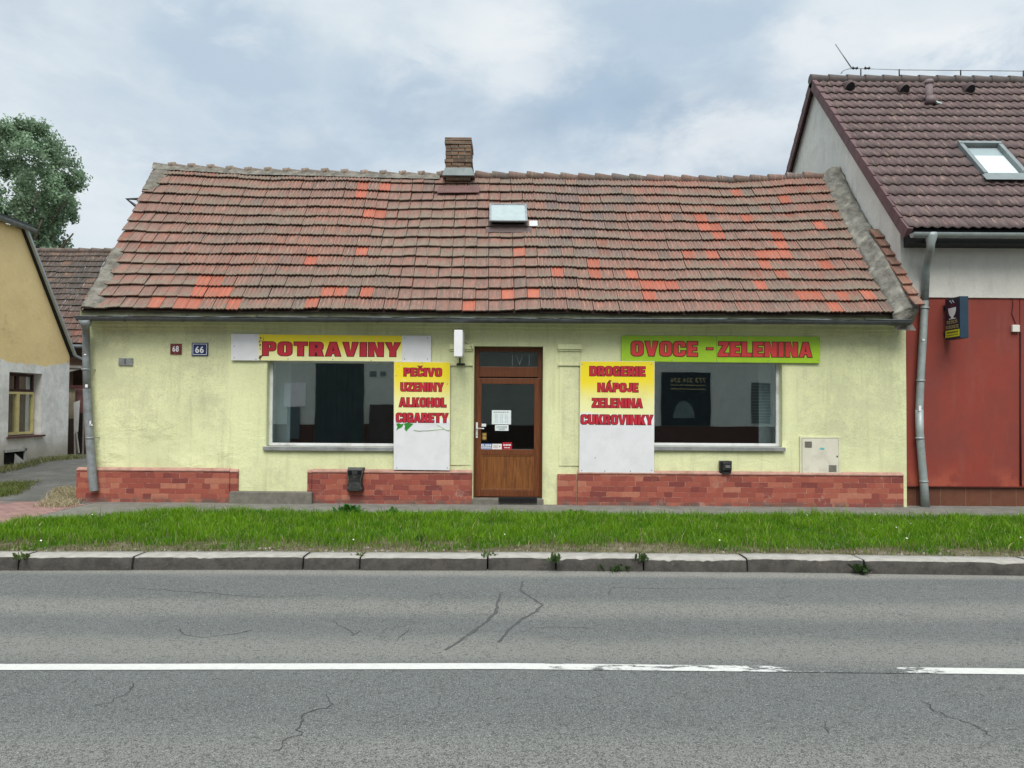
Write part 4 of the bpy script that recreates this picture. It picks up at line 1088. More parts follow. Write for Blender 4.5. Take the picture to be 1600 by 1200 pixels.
# gutter, brackets, fascia, downpipe
GY = F - .40
ga, gb = PY(121, 493, GY), PY(1421, 500, GY)
ga.z += -.018; gb.z -= .008
mb = MB()
npt = 40
path = [ga.lerp(gb, i / npt) + Vector((0, 0, .006 * fbm(i * .3, 5))) for i in range(npt + 1)]
mb.tube(path, .072, 12, a0=math.pi / 2, a1=math.pi * 1.5, caps=False, ref=(0, 0, 1))
mb.tube(path, .067, 12, a0=math.pi / 2, a1=math.pi * 1.5, caps=False, ref=(0, 0, 1))
mb.tube([p + Vector((0, -.073, .0)) for p in path], .0095, 8)
gut = mb.build('gutter', M['zinc_dark'], shop)
for px in (195, 286, 397, 510, 590, 700, 783, 880, 912, 1000, 1095, 1187, 1290, 1358):
    p = PY(px, 495, GY); t = (p.x - ga.x) / (gb.x - ga.x); p = ga.lerp(gb, t)
    mb = MB()
    mb.tube([p + Vector((-.014, 0, 0)), p + Vector((.014, 0, 0))], .0765, 10, a0=math.pi / 2, a1=math.pi * 1.5, caps=False, ref=(0, 0, 1))
    mb.beam(p + Vector((0, .07, .005)), p + Vector((0, .20, .09)), .028, .006)
    mb.build('bracket', M['zinc_dark'], gut)
mb = MB()
mb.box(WX0 - .02, 6.42, EY + .06, EY + .085, ga.z - .04, EL.z + .01)
mb.box(WX0 - .02, 6.42, EY + .0855, F + .05, ga.z + .0, ga.z + .03)
mb.build('fascia', plain('fascia_board', (.24, .25, .16), .85, .35, 3, .15, dirt=(.10, .10, .08)), shop)
PYD = F - .12
pp = [PY(x, y, PYD) for x, y in ((134.5, 521), (135, 560), (136, 610), (138, 648), (140.5, 690), (143.5, 730), (147, 767))]
mb = MB()
f0 = PY(133, 499, GY); f0.y = GY
mb.tube([f0, f0 + Vector((0.0, .02, -.06)), PY(133.5, 510, F - .30), PY(134, 517, F - .2), pp[0]] + pp[1:3], [.105, .085, .06, .058, .058, .060, .060], 16)
mb.tube([pp[2] + Vector((0, 0, .03)), pp[3], pp[4], pp[5], pp[6]], [.064, .064, .066, .068, .071], 16, caps=False)
dp = mb.build('downpipe', M['zinc'], shop)
for k in (pp[1] + Vector((0, 0, -.18)), pp[4] + Vector((0, 0, .06))):
    mb = MB(); mb.tube([k + Vector((0, 0, -.014)), k + Vector((0, 0, .014))], .071, 16); mb.beam(k + Vector((.06, 0, 0)), k + Vector((.09, .13, 0)), .012, .012)
    mb.build('pipe_clip', M['zinc'], dp)
for px, py, w, h in ((133, 554, .035, .022), (135, 603, .04, .05), (141, 661, .02, .075), (142.5, 664, .04, .02)):
    c = PY(px, py, PYD - .0665); mb = MB(); mb.box(c.x - w / 2, c.x + w / 2, c.y - .0015, c.y + .006, c.z - h / 2, c.z + h / 2); mb.build('sticker_scrap', M['white'], dp)
# iron bracket sticking out behind the left verge
q0, q1, q2 = PY(222, 311, 15.6), PY(198, 311, 15.6), PY(214, 323, 15.6)
mb = MB(); mb.tube([q0 + Vector((.5, 0, .02)), q0, q1, q2, q2 + Vector((.4, 0, -.25))], .035, 8)
mb.build('rear_bracket', M['black'], shop)

# ================================================================== boards and small things on the shop front
BM = [M['white_board'], None, M['maroon_print'], M['red_print'], M['leaf_print'], M['pale_leaf_print'], M['green_print'], M['red_print_light'], M['steel']]
def board(name, corners, label, group=None, y=F - .045, th=.02):
    tl, tr, br, bl = [PY(*c, y) for c in corners]
    ctr = (tl + br) / 2
    o = root(name, (ctr.x, F, bl.z), label, 'sign', group)
    dy = Vector((0, th, 0))
    mb = MB(); mb.hexa([bl, br, br + dy, bl + dy, tl, tr, tr + dy, tl + dy])
    return o, mb, y
def screws(o, pts, y):
    for px, py in pts:
        p = PY(px, py, y); mb = MB(); mb.tube([p + Vector((0, .002, 0)), p + Vector((0, -.003, 0))], .009, 8); mb.build('screw', M['steel'], o)
def line(o, body, box, y, mats, gap=.085, bold=.045):
    mb = MB(); flat_text(mb, body, *box, y - .003, [(bold, 0.0, 0), (-.004, .0015, 1)], gap); mb.build('lettering', mats, o)
RM = [M['maroon_print'], M['red_print']]
GS = 'printed boards on the shop front'
o, mb, y = board('shop_sign', ((361, 521.5), (673.5, 524.5), (673.5, 565.5), (361, 563)), 'long white and yellow board reading POTRAVINY above the left shop window', GS)
mb.build('panel', M['white_board'], o, bevel=.003)
mb = MB(); a = [PY(*c, y - .0015) for c in ((404, 522.3), (628, 524.4), (628, 564.6), (404, 563))]
mb.quad(a[3], a[2], a[1], a[0])
mb.build('printed_film', m_yellow_print(PY(500, 532, F).z, PY(500, 558, F).z), o)
line(o, 'POTRAVINY', (409, 533.0, 627, 556.5), y, RM, .115, .040)
for i in range(26):
    mb = MB(); px, py = 404.5 + abs(R.gauss(0, 3.2)), R.choice((R.uniform(525, 534), R.uniform(538, 562), R.uniform(556, 562)))
    if px > 413: continue
    c = PY(px, py, y - .0025); s = R.uniform(.006, .017); mb.quad(c + Vector((-s, 0, -s * .5)), c + Vector((s * .6, 0, -s)), c + Vector((s, 0, s * .7)), c + Vector((-s * .5, 0, s)), m=R.choice((0, 0, 1)))
    mb.build('torn_print', [M['dark_red'], M['grey_print']], o)
screws(o, [(366, 541), (366, 559), (400, 561), (400, 525), (632, 528), (668, 528), (668, 561), (632, 561), (450, 561), (520, 562), (580, 563)], y)

o, mb, y = board('shop_sign', ((615.5, 565), (703.5, 565.5), (702.5, 735), (615, 734)), 'upright board reading PEČIVO UZENINY ALKOHOL CIGARETY left of the door', GS, F - .07)
mb.build('panel', M['white_board'], o, bevel=.003)
mb = MB(); a = [PY(*c, y - .0015) for c in ((616, 565.6), (703, 566), (702.7, 662), (615.8, 662))]; mb.quad(a[3], a[2], a[1], a[0])
mb.build('printed_film', m_yellow_print(PY(660, 582, F).z, PY(660, 640, F).z, PY(660, 656, F).z), o)
for b, bx in (('PEČIVO', (630, 571, 691, 588.5)), ('UZENINY', (625, 597, 694, 612)), ('ALKOHOL', (622.5, 620.5, 698, 636.5)), ('CIGARETY', (618, 644.5, 701.5, 660.5))):
    line(o, b, bx, y, RM, .055, .050)
mb = MB()
def leafshape(pts, m): 
    q = [PY(a, b, y - .0045) for a, b in pts]; mb.v += [tuple(p) for p in q]; mb.f.append(tuple(range(len(mb.v) - 1, len(mb.v) - len(q) - 1, -1))); mb.m.append(m); mb.sm.append(False)
leafshape([(619, 662), (623, 661), (627, 663), (631, 661.5), (629, 666), (627, 668), (622, 670), (619, 673), (621, 667)], 0)
leafshape([(631, 662), (637, 660.5), (646, 662), (641, 667), (637, 671), (635, 674), (632, 670), (633, 666)], 0)
cv = [PY(a, b, y - .003) for a, b in ((646, 672), (655, 673.5), (668, 673), (680, 671.5), (690, 670), (698, 671), (703, 672))]
mb.tube(cv, .005, 6, 1); mb.tube([PY(a, b, y - .003) for a, b in ((683, 664), (690, 667), (697, 672), (702, 674))], .004, 6, 1)
mb.build('leaf_motif', [M['leaf_print'], M['pale_leaf_print']], o)
screws(o, [(619, 587), (620, 731), (699, 731), (699, 600), (619, 660), (660, 567)], y)

o, mb, y = board('shop_sign', ((906.5, 564), (1023, 564.5), (1022, 739), (905, 738)), 'upright board reading DROGERIE NÁPOJE ZELENINA CUKROVINKY right of the door', GS, F - .07)
mb.build('panel', M['white_board'], o, bevel=.003)
mb = MB(); a = [PY(*c, y - .0015) for c in ((907, 564.6), (1022.5, 565), (1022, 664), (906, 664))]; mb.quad(a[3], a[2], a[1], a[0])
mb.build('printed_film', m_yellow_print(PY(960, 590, F).z, PY(960, 640, F).z, PY(960, 650, F).z), o)
for b, bx in (('DROGERIE', (920.5, 571.5, 1009, 588)), ('NÁPOJE', (933, 594, 998, 613)), ('ZELENINA', (924, 621.5, 1005, 637.5)), ('CUKROVINKY', (906.5, 647, 1021.5, 663.5))):
    line(o, b, bx, y, RM, .055, .050)
screws(o, [(910, 569), (1018, 569), (909, 735), (945, 736), (985, 736), (1018, 735), (909, 660), (930, 715)], y)

o, mb, y = board('shop_sign', ((971.5, 524), (1281.5, 526), (1281.5, 567.5), (971, 564.5)), 'long lime green board reading OVOCE - ZELENINA above the right shop window', GS)
mb.build('panel', M['green_print'], o, bevel=.003)
LR = [M['maroon_print'], M['red_print_light']]
line(o, 'OVOCE', (985, 532, 1091, 557), y, LR, .10, .042)
line(o, '-', (1103, 542.3, 1115, 547.3), y, LR, .1, .05)
line(o, 'ZELENINA', (1121, 533, 1270, 558), y, LR, .10, .042)
screws(o, [(975, 528), (975, 561), (1278, 530), (1278, 563), (1120, 527), (1120, 564), (1050, 563), (1200, 564)], y)
mb = MB(); a = PY(1119.5, 545, y); mb.box(a.x - .002, a.x + .002, y - .001, y + .004, PY(1119, 565, y).z, PY(1119, 526, y).z); mb.build('panel_joint', M['leaf_print'], o)

def number_plate(label, px, mats, body, tx):
    y = F - .02
    x0, x1, z0, z1 = frect(*px, y)
    o = root('house_number', ((x0 + x1) / 2, F, z0), label, 'house number', 'enamel number plates')
    mb = MB(); mb.box(x0, x1, y, F + .01, z0, z1, 0)
    w, h = x1 - x0, z1 - z0
    if body == '66':
        b = .06 * w
        for a, c, d, e in ((b, w - b, b, b + .011), (b, w - b, h - b - .011, h - b), (b, b + .011, b + .011, h - b - .011), (w - b - .011, w - b, b + .011, h - b - .011)):
            mb.box(x0 + a, x0 + c, y - .002, y + .001, z0 + d, z0 + e, 1)
    mb.build('plate', mats, o, bevel=.002)
    mb = MB(); a = frect(*tx, y)
    lettering(mb, body, (a[0], y - .0025, a[2]), (1, 0, 0), (0, 0, 1), (0, -1, 0), a[1] - a[0], a[3] - a[2], [(.022, 0, 0)])
    mb.build('digits', M['white'], o)
number_plate('small chipped red enamel plate with number 68', (266, 537, 283.5, 553.5), [M['dark_red']], '68', (269.5, 540.5, 279.5, 549.5))
number_plate('blue enamel plate with white border and number 66', (299.5, 535.5, 325, 556), [M['blue'], M['white']], '66', (305, 541, 318.5, 551.5))
x0, x1, z0, z1 = frect(185, 559.5, 207, 571, F - .02)
o = root('metal_plate', ((x0 + x1) / 2, F, z0), 'small blank grey metal plate on the plaster beside the left downpipe', 'plate')
mb = MB(); mb.box(x0, x1, F - .02, F + .01, z0, z1); mb.build('plate', M['steel'], o, bevel=.003)
mb = MB()
for q in (.44, .5): mb.box(x0 + (x1 - x0) * q, x0 + (x1 - x0) * (q + .02), F - .026, F - .0205, z0 + .012, z1 - .012)
mb.build('seam', M['zinc_dark'], o)

# thin light box seen edge on
yb0, yb1 = F - .62, F - .10
x0, x1, z0, z1 = frect(709.5, 515.5, 722.5, 557, yb0)
o = root('light_box', ((x0 + x1) / 2, F, z0), 'thin white light box sign jutting out beside the door, seen edge on', 'light box')
mb = MB(); mb.box(x0, x1, yb0, yb1, z0, z1); hs = mb.build('housing', M['white'], o, bevel=.008)
M['acrylic'] = plain('acrylic_face', (.70, .72, .73), .3, .05, 4, .5)
for xx in (x0 - .0045, x1 + .0005):
    mb = MB(); mb.box(xx, xx + .004, yb0 + .03, yb1 - .03, z0 + .03, z1 - .03); mb.build('face', M['acrylic'], hs)
mb = MB(); c = PY(718.5, 568, F - .3)
mb.tube([(c.x, F - .3, z0 + .01), (c.x, F - .3, c.z - .0)], .013, 10)
mb.tube([(c.x, F - .3, c.z), (c.x, F + .01, c.z)], .013, 10)
mb.tube([(c.x, F - .10, z1 - .06), (c.x, F + .01, z1 - .06)], .013, 10); mb.tube([(c.x, F - .10, z0 + .06), (c.x, F + .01, z0 + .06)], .013, 10)
mb.box(c.x - .07, c.x + .07, F - .058, F - .046, c.z - .018, c.z + .018)
mb.build('bracket', M['black'], o)
mb = MB(); mb.tube([PY(723, 534, F - .03), PY(728, 536, F - .025), PY(736, 541, F - .06), PY(738, 546, F - .06)], .004, 6); mb.build('cable', M['black'], o)

# gas meter box
x0, x1, z0, z1 = frect(1250, 682, 1313.5, 743, F - .03)
o = root('meter_box', ((x0 + x1) / 2, F, z0), 'beige sheet metal meter cupboard with two louvres set above the plinth', 'meter box')
mb = MB(); t = .03
for a, b, c, d in ((x0, x1, z0, z0 + t), (x0, x1, z1 - t, z1), (x0, x0 + t, z0 + t, z1 - t), (x1 - t, x1, z0 + t, z1 - t)): mb.box(a, b, F - .03, F + .03, c, d)
mb.build('frame', plain('painted_frame', (.66, .67, .46), .7, .15, 4), o, bevel=.003)
mb = MB(); mb.box(x0 + t + .005, x1 - t - .005, F - .036, F + .02, z0 + .006, z1 - t - .005); md = mb.build('door', M['beige'], o, bevel=.004)
for pa in ((1257.5, 690, 1268.5, 699), (1295, 727, 1307, 737)):
    a = frect(*pa, F - .037); mb = MB()
    for i in range(6):
        zz = a[2] + (a[3] - a[2]) * i / 5.5; mb.box(a[0], a[1], F - .042, F - .0365, zz, zz + .010)
    mb.build('louvre', plain('louvre_slot', (.14, .13, .11), .6, .2, 9), md)
a = frect(1281, 699.5, 1288, 702.5, F - .037); mb = MB(); mb.box(a[0], a[1], F - .0385, F - .0362, a[2], a[3]); mb.build('sticker', plain('teal_sticker', (.13, .48, .47), .4, .15, 30), md)
a = PY(1311, 713, F - .04); mb = MB(); mb.tube([(a.x - .03, F - .036, a.z), (a.x - .03, F - .045, a.z)], .012, 10); mb.build('lock', M['black'], md)

# soot-black flue covers of the wall heaters
x0, x1, z0, z1 = frect(541.5, 731, 568, 767.5, F - .14)
o = root('flue_cover', ((x0 + x1) / 2, F, z0), 'large black flared flue cover on the brick-red plinth below the left window', 'flue cover', 'flue covers of wall heaters')
mb = MB(); w = x1 - x0; h = z1 - z0; xm = (x0 + x1) / 2
yw = F - .055; yf = F - .17
def ring(z, hw, y): return [(xm - hw, yw, z), (xm - hw * .86, y, z), (xm + hw * .86, y, z), (xm + hw, yw, z)]
levels = [(z1, .50, yf + .03), (z1 - h * .08, .50, yf + .01), (z1 - h * .26, .47, yf), (z1 - h * .45, .40, yf + .01), (z1 - h * .62, .39, yf + .01), (z1 - h * .80, .46, yf), (z1 - h * .9, .50, yf - .01), (z0, .50, yf - .005)]
rows = [ring(z, hw * w, y) for z, hw, y in levels]; base = len(mb.v)
for r_ in rows: mb.v += r_
for i in range(len(rows) - 1):
    for q in range(3): mb.f.append((base + i * 4 + q + 4, base + i * 4 + q + 5, base + i * 4 + q + 1, base + i * 4 + q)); mb.m.append(0); mb.sm.append(False)
mb.f.append(tuple(base + q for q in range(4))); mb.m.append(0); mb.sm.append(False)
mb.f.append(tuple(base + (len(rows) - 1) * 4 + q for q in (3, 2, 1, 0))); mb.m.append(0); mb.sm.append(False)
mb.box(xm - w * .5, xm + w * .5, yw, F - .02, z0, z1)
mb.build('hood', M['black'], o, bevel=.006)
for sa, sb in ((-.40, -.16), (.16, .40)):
    mb = MB(); mb.box(xm + w * sa, xm + w * sb, yf - .016, yf + .02, z1 - h * .24, z1 - h * .12); mb.build('vent_slot', M['dark'], o, bevel=.004)
mb = MB()
for i in range(5): mb.beam((xm - w * .30, yf - .012, z0 + h * (.05 + .035 * i)), (xm + w * .30, yf - .012, z0 + h * (.05 + .035 * i)), .008, .006)
for s in (-1, 1):
    mb.tube([(xm + s * w * .44, yf + .015, z1 - h * .1), (xm + s * w * .42, yf + .005, z1 - h * .3), (xm + s * w * .34, yf + .004, z1 - h * .5), (xm + s * w * .40, yf, z1 - h * .75)], .008, 6)
mb.build('rib', plain('worn_enamel', (.085, .085, .08), .5, .4, 25), o)
x0, x1, z0, z1 = frect(1125.5, 720.5, 1143.5, 741, F - .1)
o = root('flue_cover', ((x0 + x1) / 2, F, z0), 'small square black flue cover on the plinth ledge below the right window', 'flue cover', 'flue covers of wall heaters')
mb = MB(); w = x1 - x0; h = z1 - z0
mb.hexa([(x0, F - .07, z0), (x1, F - .07, z0), (x1, F + .01, z0), (x0, F + .01, z0), (x0 - .005, F - .10, z1), (x1 + .005, F - .10, z1), (x1, F + .01, z1), (x0, F + .01, z1)])
mb.hexa([(x0 + w * .22, F - .15, z0 + h * .30), (x1 - w * .08, F - .15, z0 + h * .30), (x1 - w * .05, F - .08, z0 + h * .2), (x0 + w * .15, F - .08, z0 + h * .2), (x0 + w * .22, F - .16, z1 - h * .12), (x1 - w * .08, F - .16, z1 - h * .12), (x1 - w * .05, F - .09, z1 - h * .06), (x0 + w * .15, F - .09, z1 - h * .06)])
mb.box(x0 + w * .15, x1 - w * .1, F - .12, F - .072, z0 + .012, z0 + h * .20)
mb.build('hood', M['black'], o, bevel=.008)
mb = MB(); mb.box(x0 + w * .36, x1 - w * .24, F - .166, F - .15, z0 + h * .50, z1 - h * .28); mb.build('vent_slot', plain('grey_mesh', (.16, .16, .155), .5, .3, 30), o)
# ================================================================== neighbour house on the right
GX, NY, NEY, NRY = 6.47, 12.80, 12.36, 16.3
M['grey_render'] = m_plaster('gable_render', (0.72, 0.705, 0.645), (0.62, 0.61, 0.56), (0.43, 0.425, 0.39))
M['white_render'] = m_plaster('white_render', (0.66, 0.645, 0.59), (0.59, 0.575, 0.53), (0.48, 0.46, 0.42))
def m_red():
    n = NT('red_cladding'); x, y, z = n.sep()
    col = n.mix(n.ramp(n.noise(1.1, 6, 0.65), 0.35, 0.65), (0.250, 0.046, 0.032), (0.200, 0.046, 0.036))
    col = n.mix(n.ramp(n.noise(2.2, 7, 0.7, stretch=(2.2, 1, 0.4), off=(3, 1, 1)), 0.5, 0.7, 0, 0.5), col, (0.235, 0.070, 0.050))
    col = n.mix(n.ramp(n.noise(8, 5, 0.7, off=(5, 1, 1)), 0.66, 0.74, 0, 0.6), col, (0.36, 0.10, 0.075))
    col = n.mix(n.math('MULTIPLY', n.ramp(z, 0.45, 0.9, 0.8, 0), n.ramp(n.noise(1.6, 5, 0.7, off=(1, 1, 8)), 0.45, 0.62)), col, (0.36, 0.085, 0.05))
    col = n.mix(n.ramp(n.noise(14, 6, 0.75, stretch=(1, 1, 0.6), off=(1, 8, 1)), 0.62, 0.7, 0, 0.4), col, (0.12, 0.03, 0.025))
    return n.done(col, 0.72, n.bump(n.noise(55, 5, 0.7), 0.3, 0.008, n.bump(n.noise(1.5, 3), 0.25, 0.04)), 0.25)
M['red_paint'] = m_red()
M['brown_tile'] = m_brick('brown_plinth_tiles', (0.150, 0.058, 0.034), (0.120, 0.048, 0.030), (0.19, 0.11, 0.07), 0.42, 0.60, 0.006, ('X', 'Z'), 0.0, 0.5, 0.3)
M['pantile'] = m_tiles('brown_concrete_tiles', (0.085, 0.075, 0.075), 0.35)
M['soffit'] = plain('dark_boards', (0.022, 0.024, 0.028), 0.7, 0.3, 9)
M['pale_zinc'] = plain('pale_zinc', (0.33, 0.38, 0.375), 0.5, 0.22, 5, 0.5, 0.2, dirt=(0.19, 0.20, 0.19), dscale=5)
nb = root('neighbour_house', (10, NY, SZ), 'tall house with dark brown tile roof, white upper wall and red ground floor', 'house')
neL = PY(1424, 358, NEY); nrL = PY(1274, 123, NRY)
NX0, NX1 = 6.385, 14.0
NCn, NRn = 23, 17
nmN = Vector((0, -(nrL.z - neL.z), NRY - NEY)).normalized()
def S_nb(u, v):
    e = Vector((NX0 + (NX1 - NX0) * u, NEY, neL.z)); r = Vector((e.x, NRY, nrL.z - .05))
    return e.lerp(r, v), nmN
def nb_keep(k, c, u, v):
    px, py = proj(S_nb(u, v)[0])
    return not (1500 + (py - 229) * .71 < px < 1556 + (py - 229) * .71 and 236 < py < 276)
def nb_col(k, c):
    f = R.uniform(.82, 1.15); return (.112 * f, .076 * f, .078 * f)
mb, C = tile_roof(S_nb, NCn, NRn, nb_col, nb_keep, lambda k, c: (lambda t: 0.0135 * (1 - math.cos(4 * math.pi * (t + .12)) - .25 * math.sin(8 * math.pi * (t + .12)))), thick=.018, lift=.042, overlap=.1, jz=.0012, jv=.003, npts=21, gap=1.0, jd=0)
for i in range(len(mb.sm)): mb.sm[i] = True
nroof = mb.build('roof', M['pantile'], nb, colors=C)
mb = MB()
o_ = -nmN * .03
p = lambda x, y, z: Vector((x, y, z))
mb.quad(p(NX0, NEY, neL.z) + o_, p(NX1, NEY, neL.z) + o_, p(NX1, NRY, nrL.z - .05) + o_, p(NX0, NRY, nrL.z - .05) + o_)
zb = nrL.z - .05 - 4.2 * (nrL.z - neL.z) / (NRY - NEY)
mb.quad(p(NX0, NRY, nrL.z - .05), p(NX1, NRY, nrL.z - .05), p(NX1, NRY + 4.2, zb), p(NX0, NRY + 4.2, zb))
mb.build('roof_deck', M['soffit'], nroof)
# verge tiles down both slopes, stepped
mb = MB()
up = (p(0, NRY, nrL.z) - p(0, NEY, neL.z)).normalized(); dn = Vector((0, up.y, -up.z)); nb2 = Vector((0, up.z, up.y))
Ls = (p(0, NRY, nrL.z) - p(0, NEY, neL.z)).length
for a0, dvec, nv, cnt in ((p(NX0, NEY, neL.z - .05), up, nmN, 17), (p(NX0, NRY, nrL.z - .05), dn, nb2, 14)):
    st = Ls / 17
    for i in range(cnt):
        a = a0 + dvec * st * i; b = a0 + dvec * (st * (i + 1.06))
        lo, hi = (.05, .075) if dvec is up else (.075, .05)
        w0, w1 = -.035, .06
        mb.hexa([a + p(w0, 0, 0) - nv * .13, a + p(w1, 0, 0) - nv * .02, b + p(w1, 0, 0) - nv * .02, b + p(w0, 0, 0) - nv * .13,
                 a + p(w0, 0, 0) + nv * hi, a + p(w1, 0, 0) + nv * hi, b + p(w1, 0, 0) + nv * lo, b + p(w0, 0, 0) + nv * lo])
mb.build('verge_tiles', plain('verge_brown', (.15, .088, .09), .75, .25, 6, .25), nroof, bevel=.006)
mb = MB(); x = NX0 - .05; i = 0
while x < NX1:
    mb.tube([(x, NRY, nrL.z - .012), (x + .04, NRY, nrL.z - .014), (x + .42, NRY, nrL.z - .03)], [.105, .105, .090], 14, ref=(0, 0, 1)); x += .385
mb.build('ridge_tiles', plain('ridge_brown', (.13, .112, .105), .8, .3, 5, .25), nroof)
# walls
zw = neL.z
mb = MB()
gy = lambda y: neL.z + (nrL.z - neL.z) * min((y - NEY) / (NRY - NEY), (NRY + (NRY - NEY) - y) / (NRY - NEY)) - .07
mb.prism([(GX, NY + .2, 0), (GX, NRY + 3.5, 0), (GX, NRY + 3.5, gy(NRY + 3.5)), (GX, NRY, gy(NRY)), (GX, NY + .2, gy(NY + .2))][::-1], (.3, 0, 0))
mb.build('gable_wall', M['grey_render'], nb)
zr_t, zr_b = PY(1500, 465.5, NY).z, PY(1500, 760, NY).z
GXB = GX - .06
mb = MB(); mb.box(GX - .006, NX1, NY - .03, NY + .28, zr_t, gy(NY) - .06); mb.build('upper_wall', M['white_render'], nb, bevel=.006)
xg = PY(1594.5, 640, NY).x
mb = MB(); mb.box(GXB, xg, NY, NY + .26, zr_b, zr_t - .004); mb.box(xg + .012, NX1, NY, NY + .26, zr_b, zr_t - .004); mb.box(xg, xg + .012, NY + .03, NY + .26, zr_b, zr_t - .004)
mb.build('red_wall', M['red_paint'], nb, bevel=.004)
mb = MB(); mb.box(GXB, NX1, NY - .012, NY + .05, zr_b - .012, zr_b - .001); mb.build('drip_edge', plain('drip_red', (.11, .022, .018), .7, .2, 6), nb)
mb = MB(); mb.box(GXB, NX1, NY + .04, NY + .25, SZ - .06, zr_b - .013); mb.build('plinth', M['brown_tile'], nb)
# boxed eaves
mb = MB()
zs0 = PY(1420, 380, NEY + .05).z
x_s = PY(1411, 370, NY).x
mb.prism([(x_s, NEY + .03, neL.z - .035), (x_s, NEY + .03, zs0), (x_s, NY - .031, zs0), (x_s, NY - .031, gy(NY) - .02)], (NX1 - x_s, 0, 0))
for i in range(7):
    yy = NEY + .04 + i * .055; mb.box(x_s - .008, x_s - .0005, yy, yy + .045, zs0 + .003, neL.z - .03 + (yy - NEY) * .8)
mb.build('boxed_eaves', M['soffit'], nb)
# gutter and downpipe
NG = NEY - .10
g0 = PY(1425, 364, NG)
mb = MB()
pa = [g0, p(NX1, NG, g0.z)]
mb.tube(pa, .078, 14, a0=math.pi / 2, a1=math.pi * 1.5, caps=False, ref=(0, 0, 1)); mb.tube(pa, .073, 14, a0=math.pi / 2, a1=math.pi * 1.5, caps=False, ref=(0, 0, 1))
mb.tube([q + Vector((0, -.078, .0)) for q in pa], .012, 8)
n0 = len(mb.v); mb.v += [tuple(g0 + Vector((0, math.cos(a) * .078, -math.sin(a) * .078))) for a in [math.pi * i / 12 for i in range(13)]]
mb.f.append(tuple(range(n0, n0 + 13))); mb.m.append(0); mb.sm.append(False)
ng = mb.build('gutter', M['pale_zinc'], nb)
for px in (1503, 1586):
    q = PY(px, 365, NG); mb = MB(); mb.tube([(q.x - .018, NG, g0.z), (q.x + .018, NG, g0.z)], .084, 14, a0=math.pi / 2, a1=math.pi * 1.5, caps=False, ref=(0, 0, 1)); mb.build('bracket', M['pale_zinc'], ng)
PN = NY - .10
c0 = PY(1455, 366, NG)
pth = [PY(x, y, PN) for x, y in ((1447.5, 415), (1445, 470), (1442, 530), (1438.5, 590), (1436.5, 640), (1437, 675), (1440, 715), (1443.5, 755), (1446, 793))]
mb = MB()
mb.tube([p(c0.x, NG, g0.z - .0), p(c0.x, NG, g0.z - .05), p(c0.x - .005, NG + .005, g0.z - .16), PY(1454, 389, NG + .02), PY(1452.5, 396, NG + .12), PY(1450, 406, NG + .30), PY(1447.5, 417, PN - .02), pth[1]], [.095, .095, .065, .058, .056, .056, .057, .057], 16)
mb.tube(pth[1:5], [.059, .060, .060, .061], 16, caps=False); mb.tube(pth[4:], [.063, .062, .062, .064, .068], 16)
nd = mb.build('downpipe', M['pale_zinc'], nb)
for k in (pth[1] + Vector((0, 0, -.12)), pth[3] + Vector((0, 0, -.05)), pth[5] + Vector((0, 0, -.1)), pth[7] + Vector((0, 0, .03))):
    mb = MB(); mb.tube([k + Vector((0, 0, -.013)), k + Vector((0, 0, .013))], .071, 16); mb.beam(k + Vector((0, .05, 0)), k + Vector((0, .12, 0)), .014, .014); mb.build('pipe_clip', M['pale_zinc'], nd)
for px, py in ((1437.5, 638), (1443, 531)):
    mb = MB()
    c = PY(px, py, PN - .063); mb.box(c.x - .02, c.x + .02, c.y - .0015, c.y + .008, c.z - .03 * (py > 600) - .012, c.z + .03 * (py > 600) + .012)
    mb.build('sticker_scrap', M['white'], nd)
# roof window
def nsl(px, py, h=0.0):
    e = p(0, NEY, neL.z); d = ray(px, py); t = (e - CAM).dot(nmN) / d.dot(nmN); return CAM + d * t + nmN * h
A = nsl(1536, 281); W = (nsl(1606, 281) - A).length; L = (nsl(1494, 229).z - A.z) / up.z
q = lambda x, s, h: A + Vector((x, 0, 0)) + up * s + nmN * h
def rimbox(mb, x0, x1, s0, s1, h0, h1, tilt=0.0):
    H = lambda s: tilt * (1 - s / L)
    mb.hexa([q(x0, s0, h0 + H(s0)), q(x1, s0, h0 + H(s0)), q(x1, s1, h0 + H(s1)), q(x0, s1, h0 + H(s1)), q(x0, s0, h1 + H(s0)), q(x1, s0, h1 + H(s0)), q(x1, s1, h1 + H(s1)), q(x0, s1, h1 + H(s1))])
mb = MB(); t = .075
rimbox(mb, 0, W, 0, t, -.05, .10); rimbox(mb, 0, W, L - t, L, -.05, .12); rimbox(mb, 0, t, t, L - t, -.05, .11); rimbox(mb, W - t, W, t, L - t, -.05, .11)
rimbox(mb, -.06, W + .06, -.17, -.002, .100, .112)
nw = mb.build('roof_window', plain('grey_frame', (.20, .23, .23), .5, .2, 6, .4, .2), nroof, bevel=.008)
mb = MB(); rimbox(mb, t, W - t, t, L - t, .055, .065); mb.build('pane', m_glass('roof_glass', .10, (.97, .98, .98), 0.02), nw)
mb = MB(); rimbox(mb, t + .002, W - t - .002, t, L * .68, .015, .025); mb.build('blind', plain('white_blind', (.66, .67, .66), .7, .03, 3), nw)
mb = MB(); rimbox(mb, t + .002, W - t - .002, L * .68 + .001, L - t, .0, .012); mb.build('shade_panel', plain('green_grey_shade', (.28, .33, .31), .7, .1, 3), nw)  # grey-green panel coloured as the shade above the blind
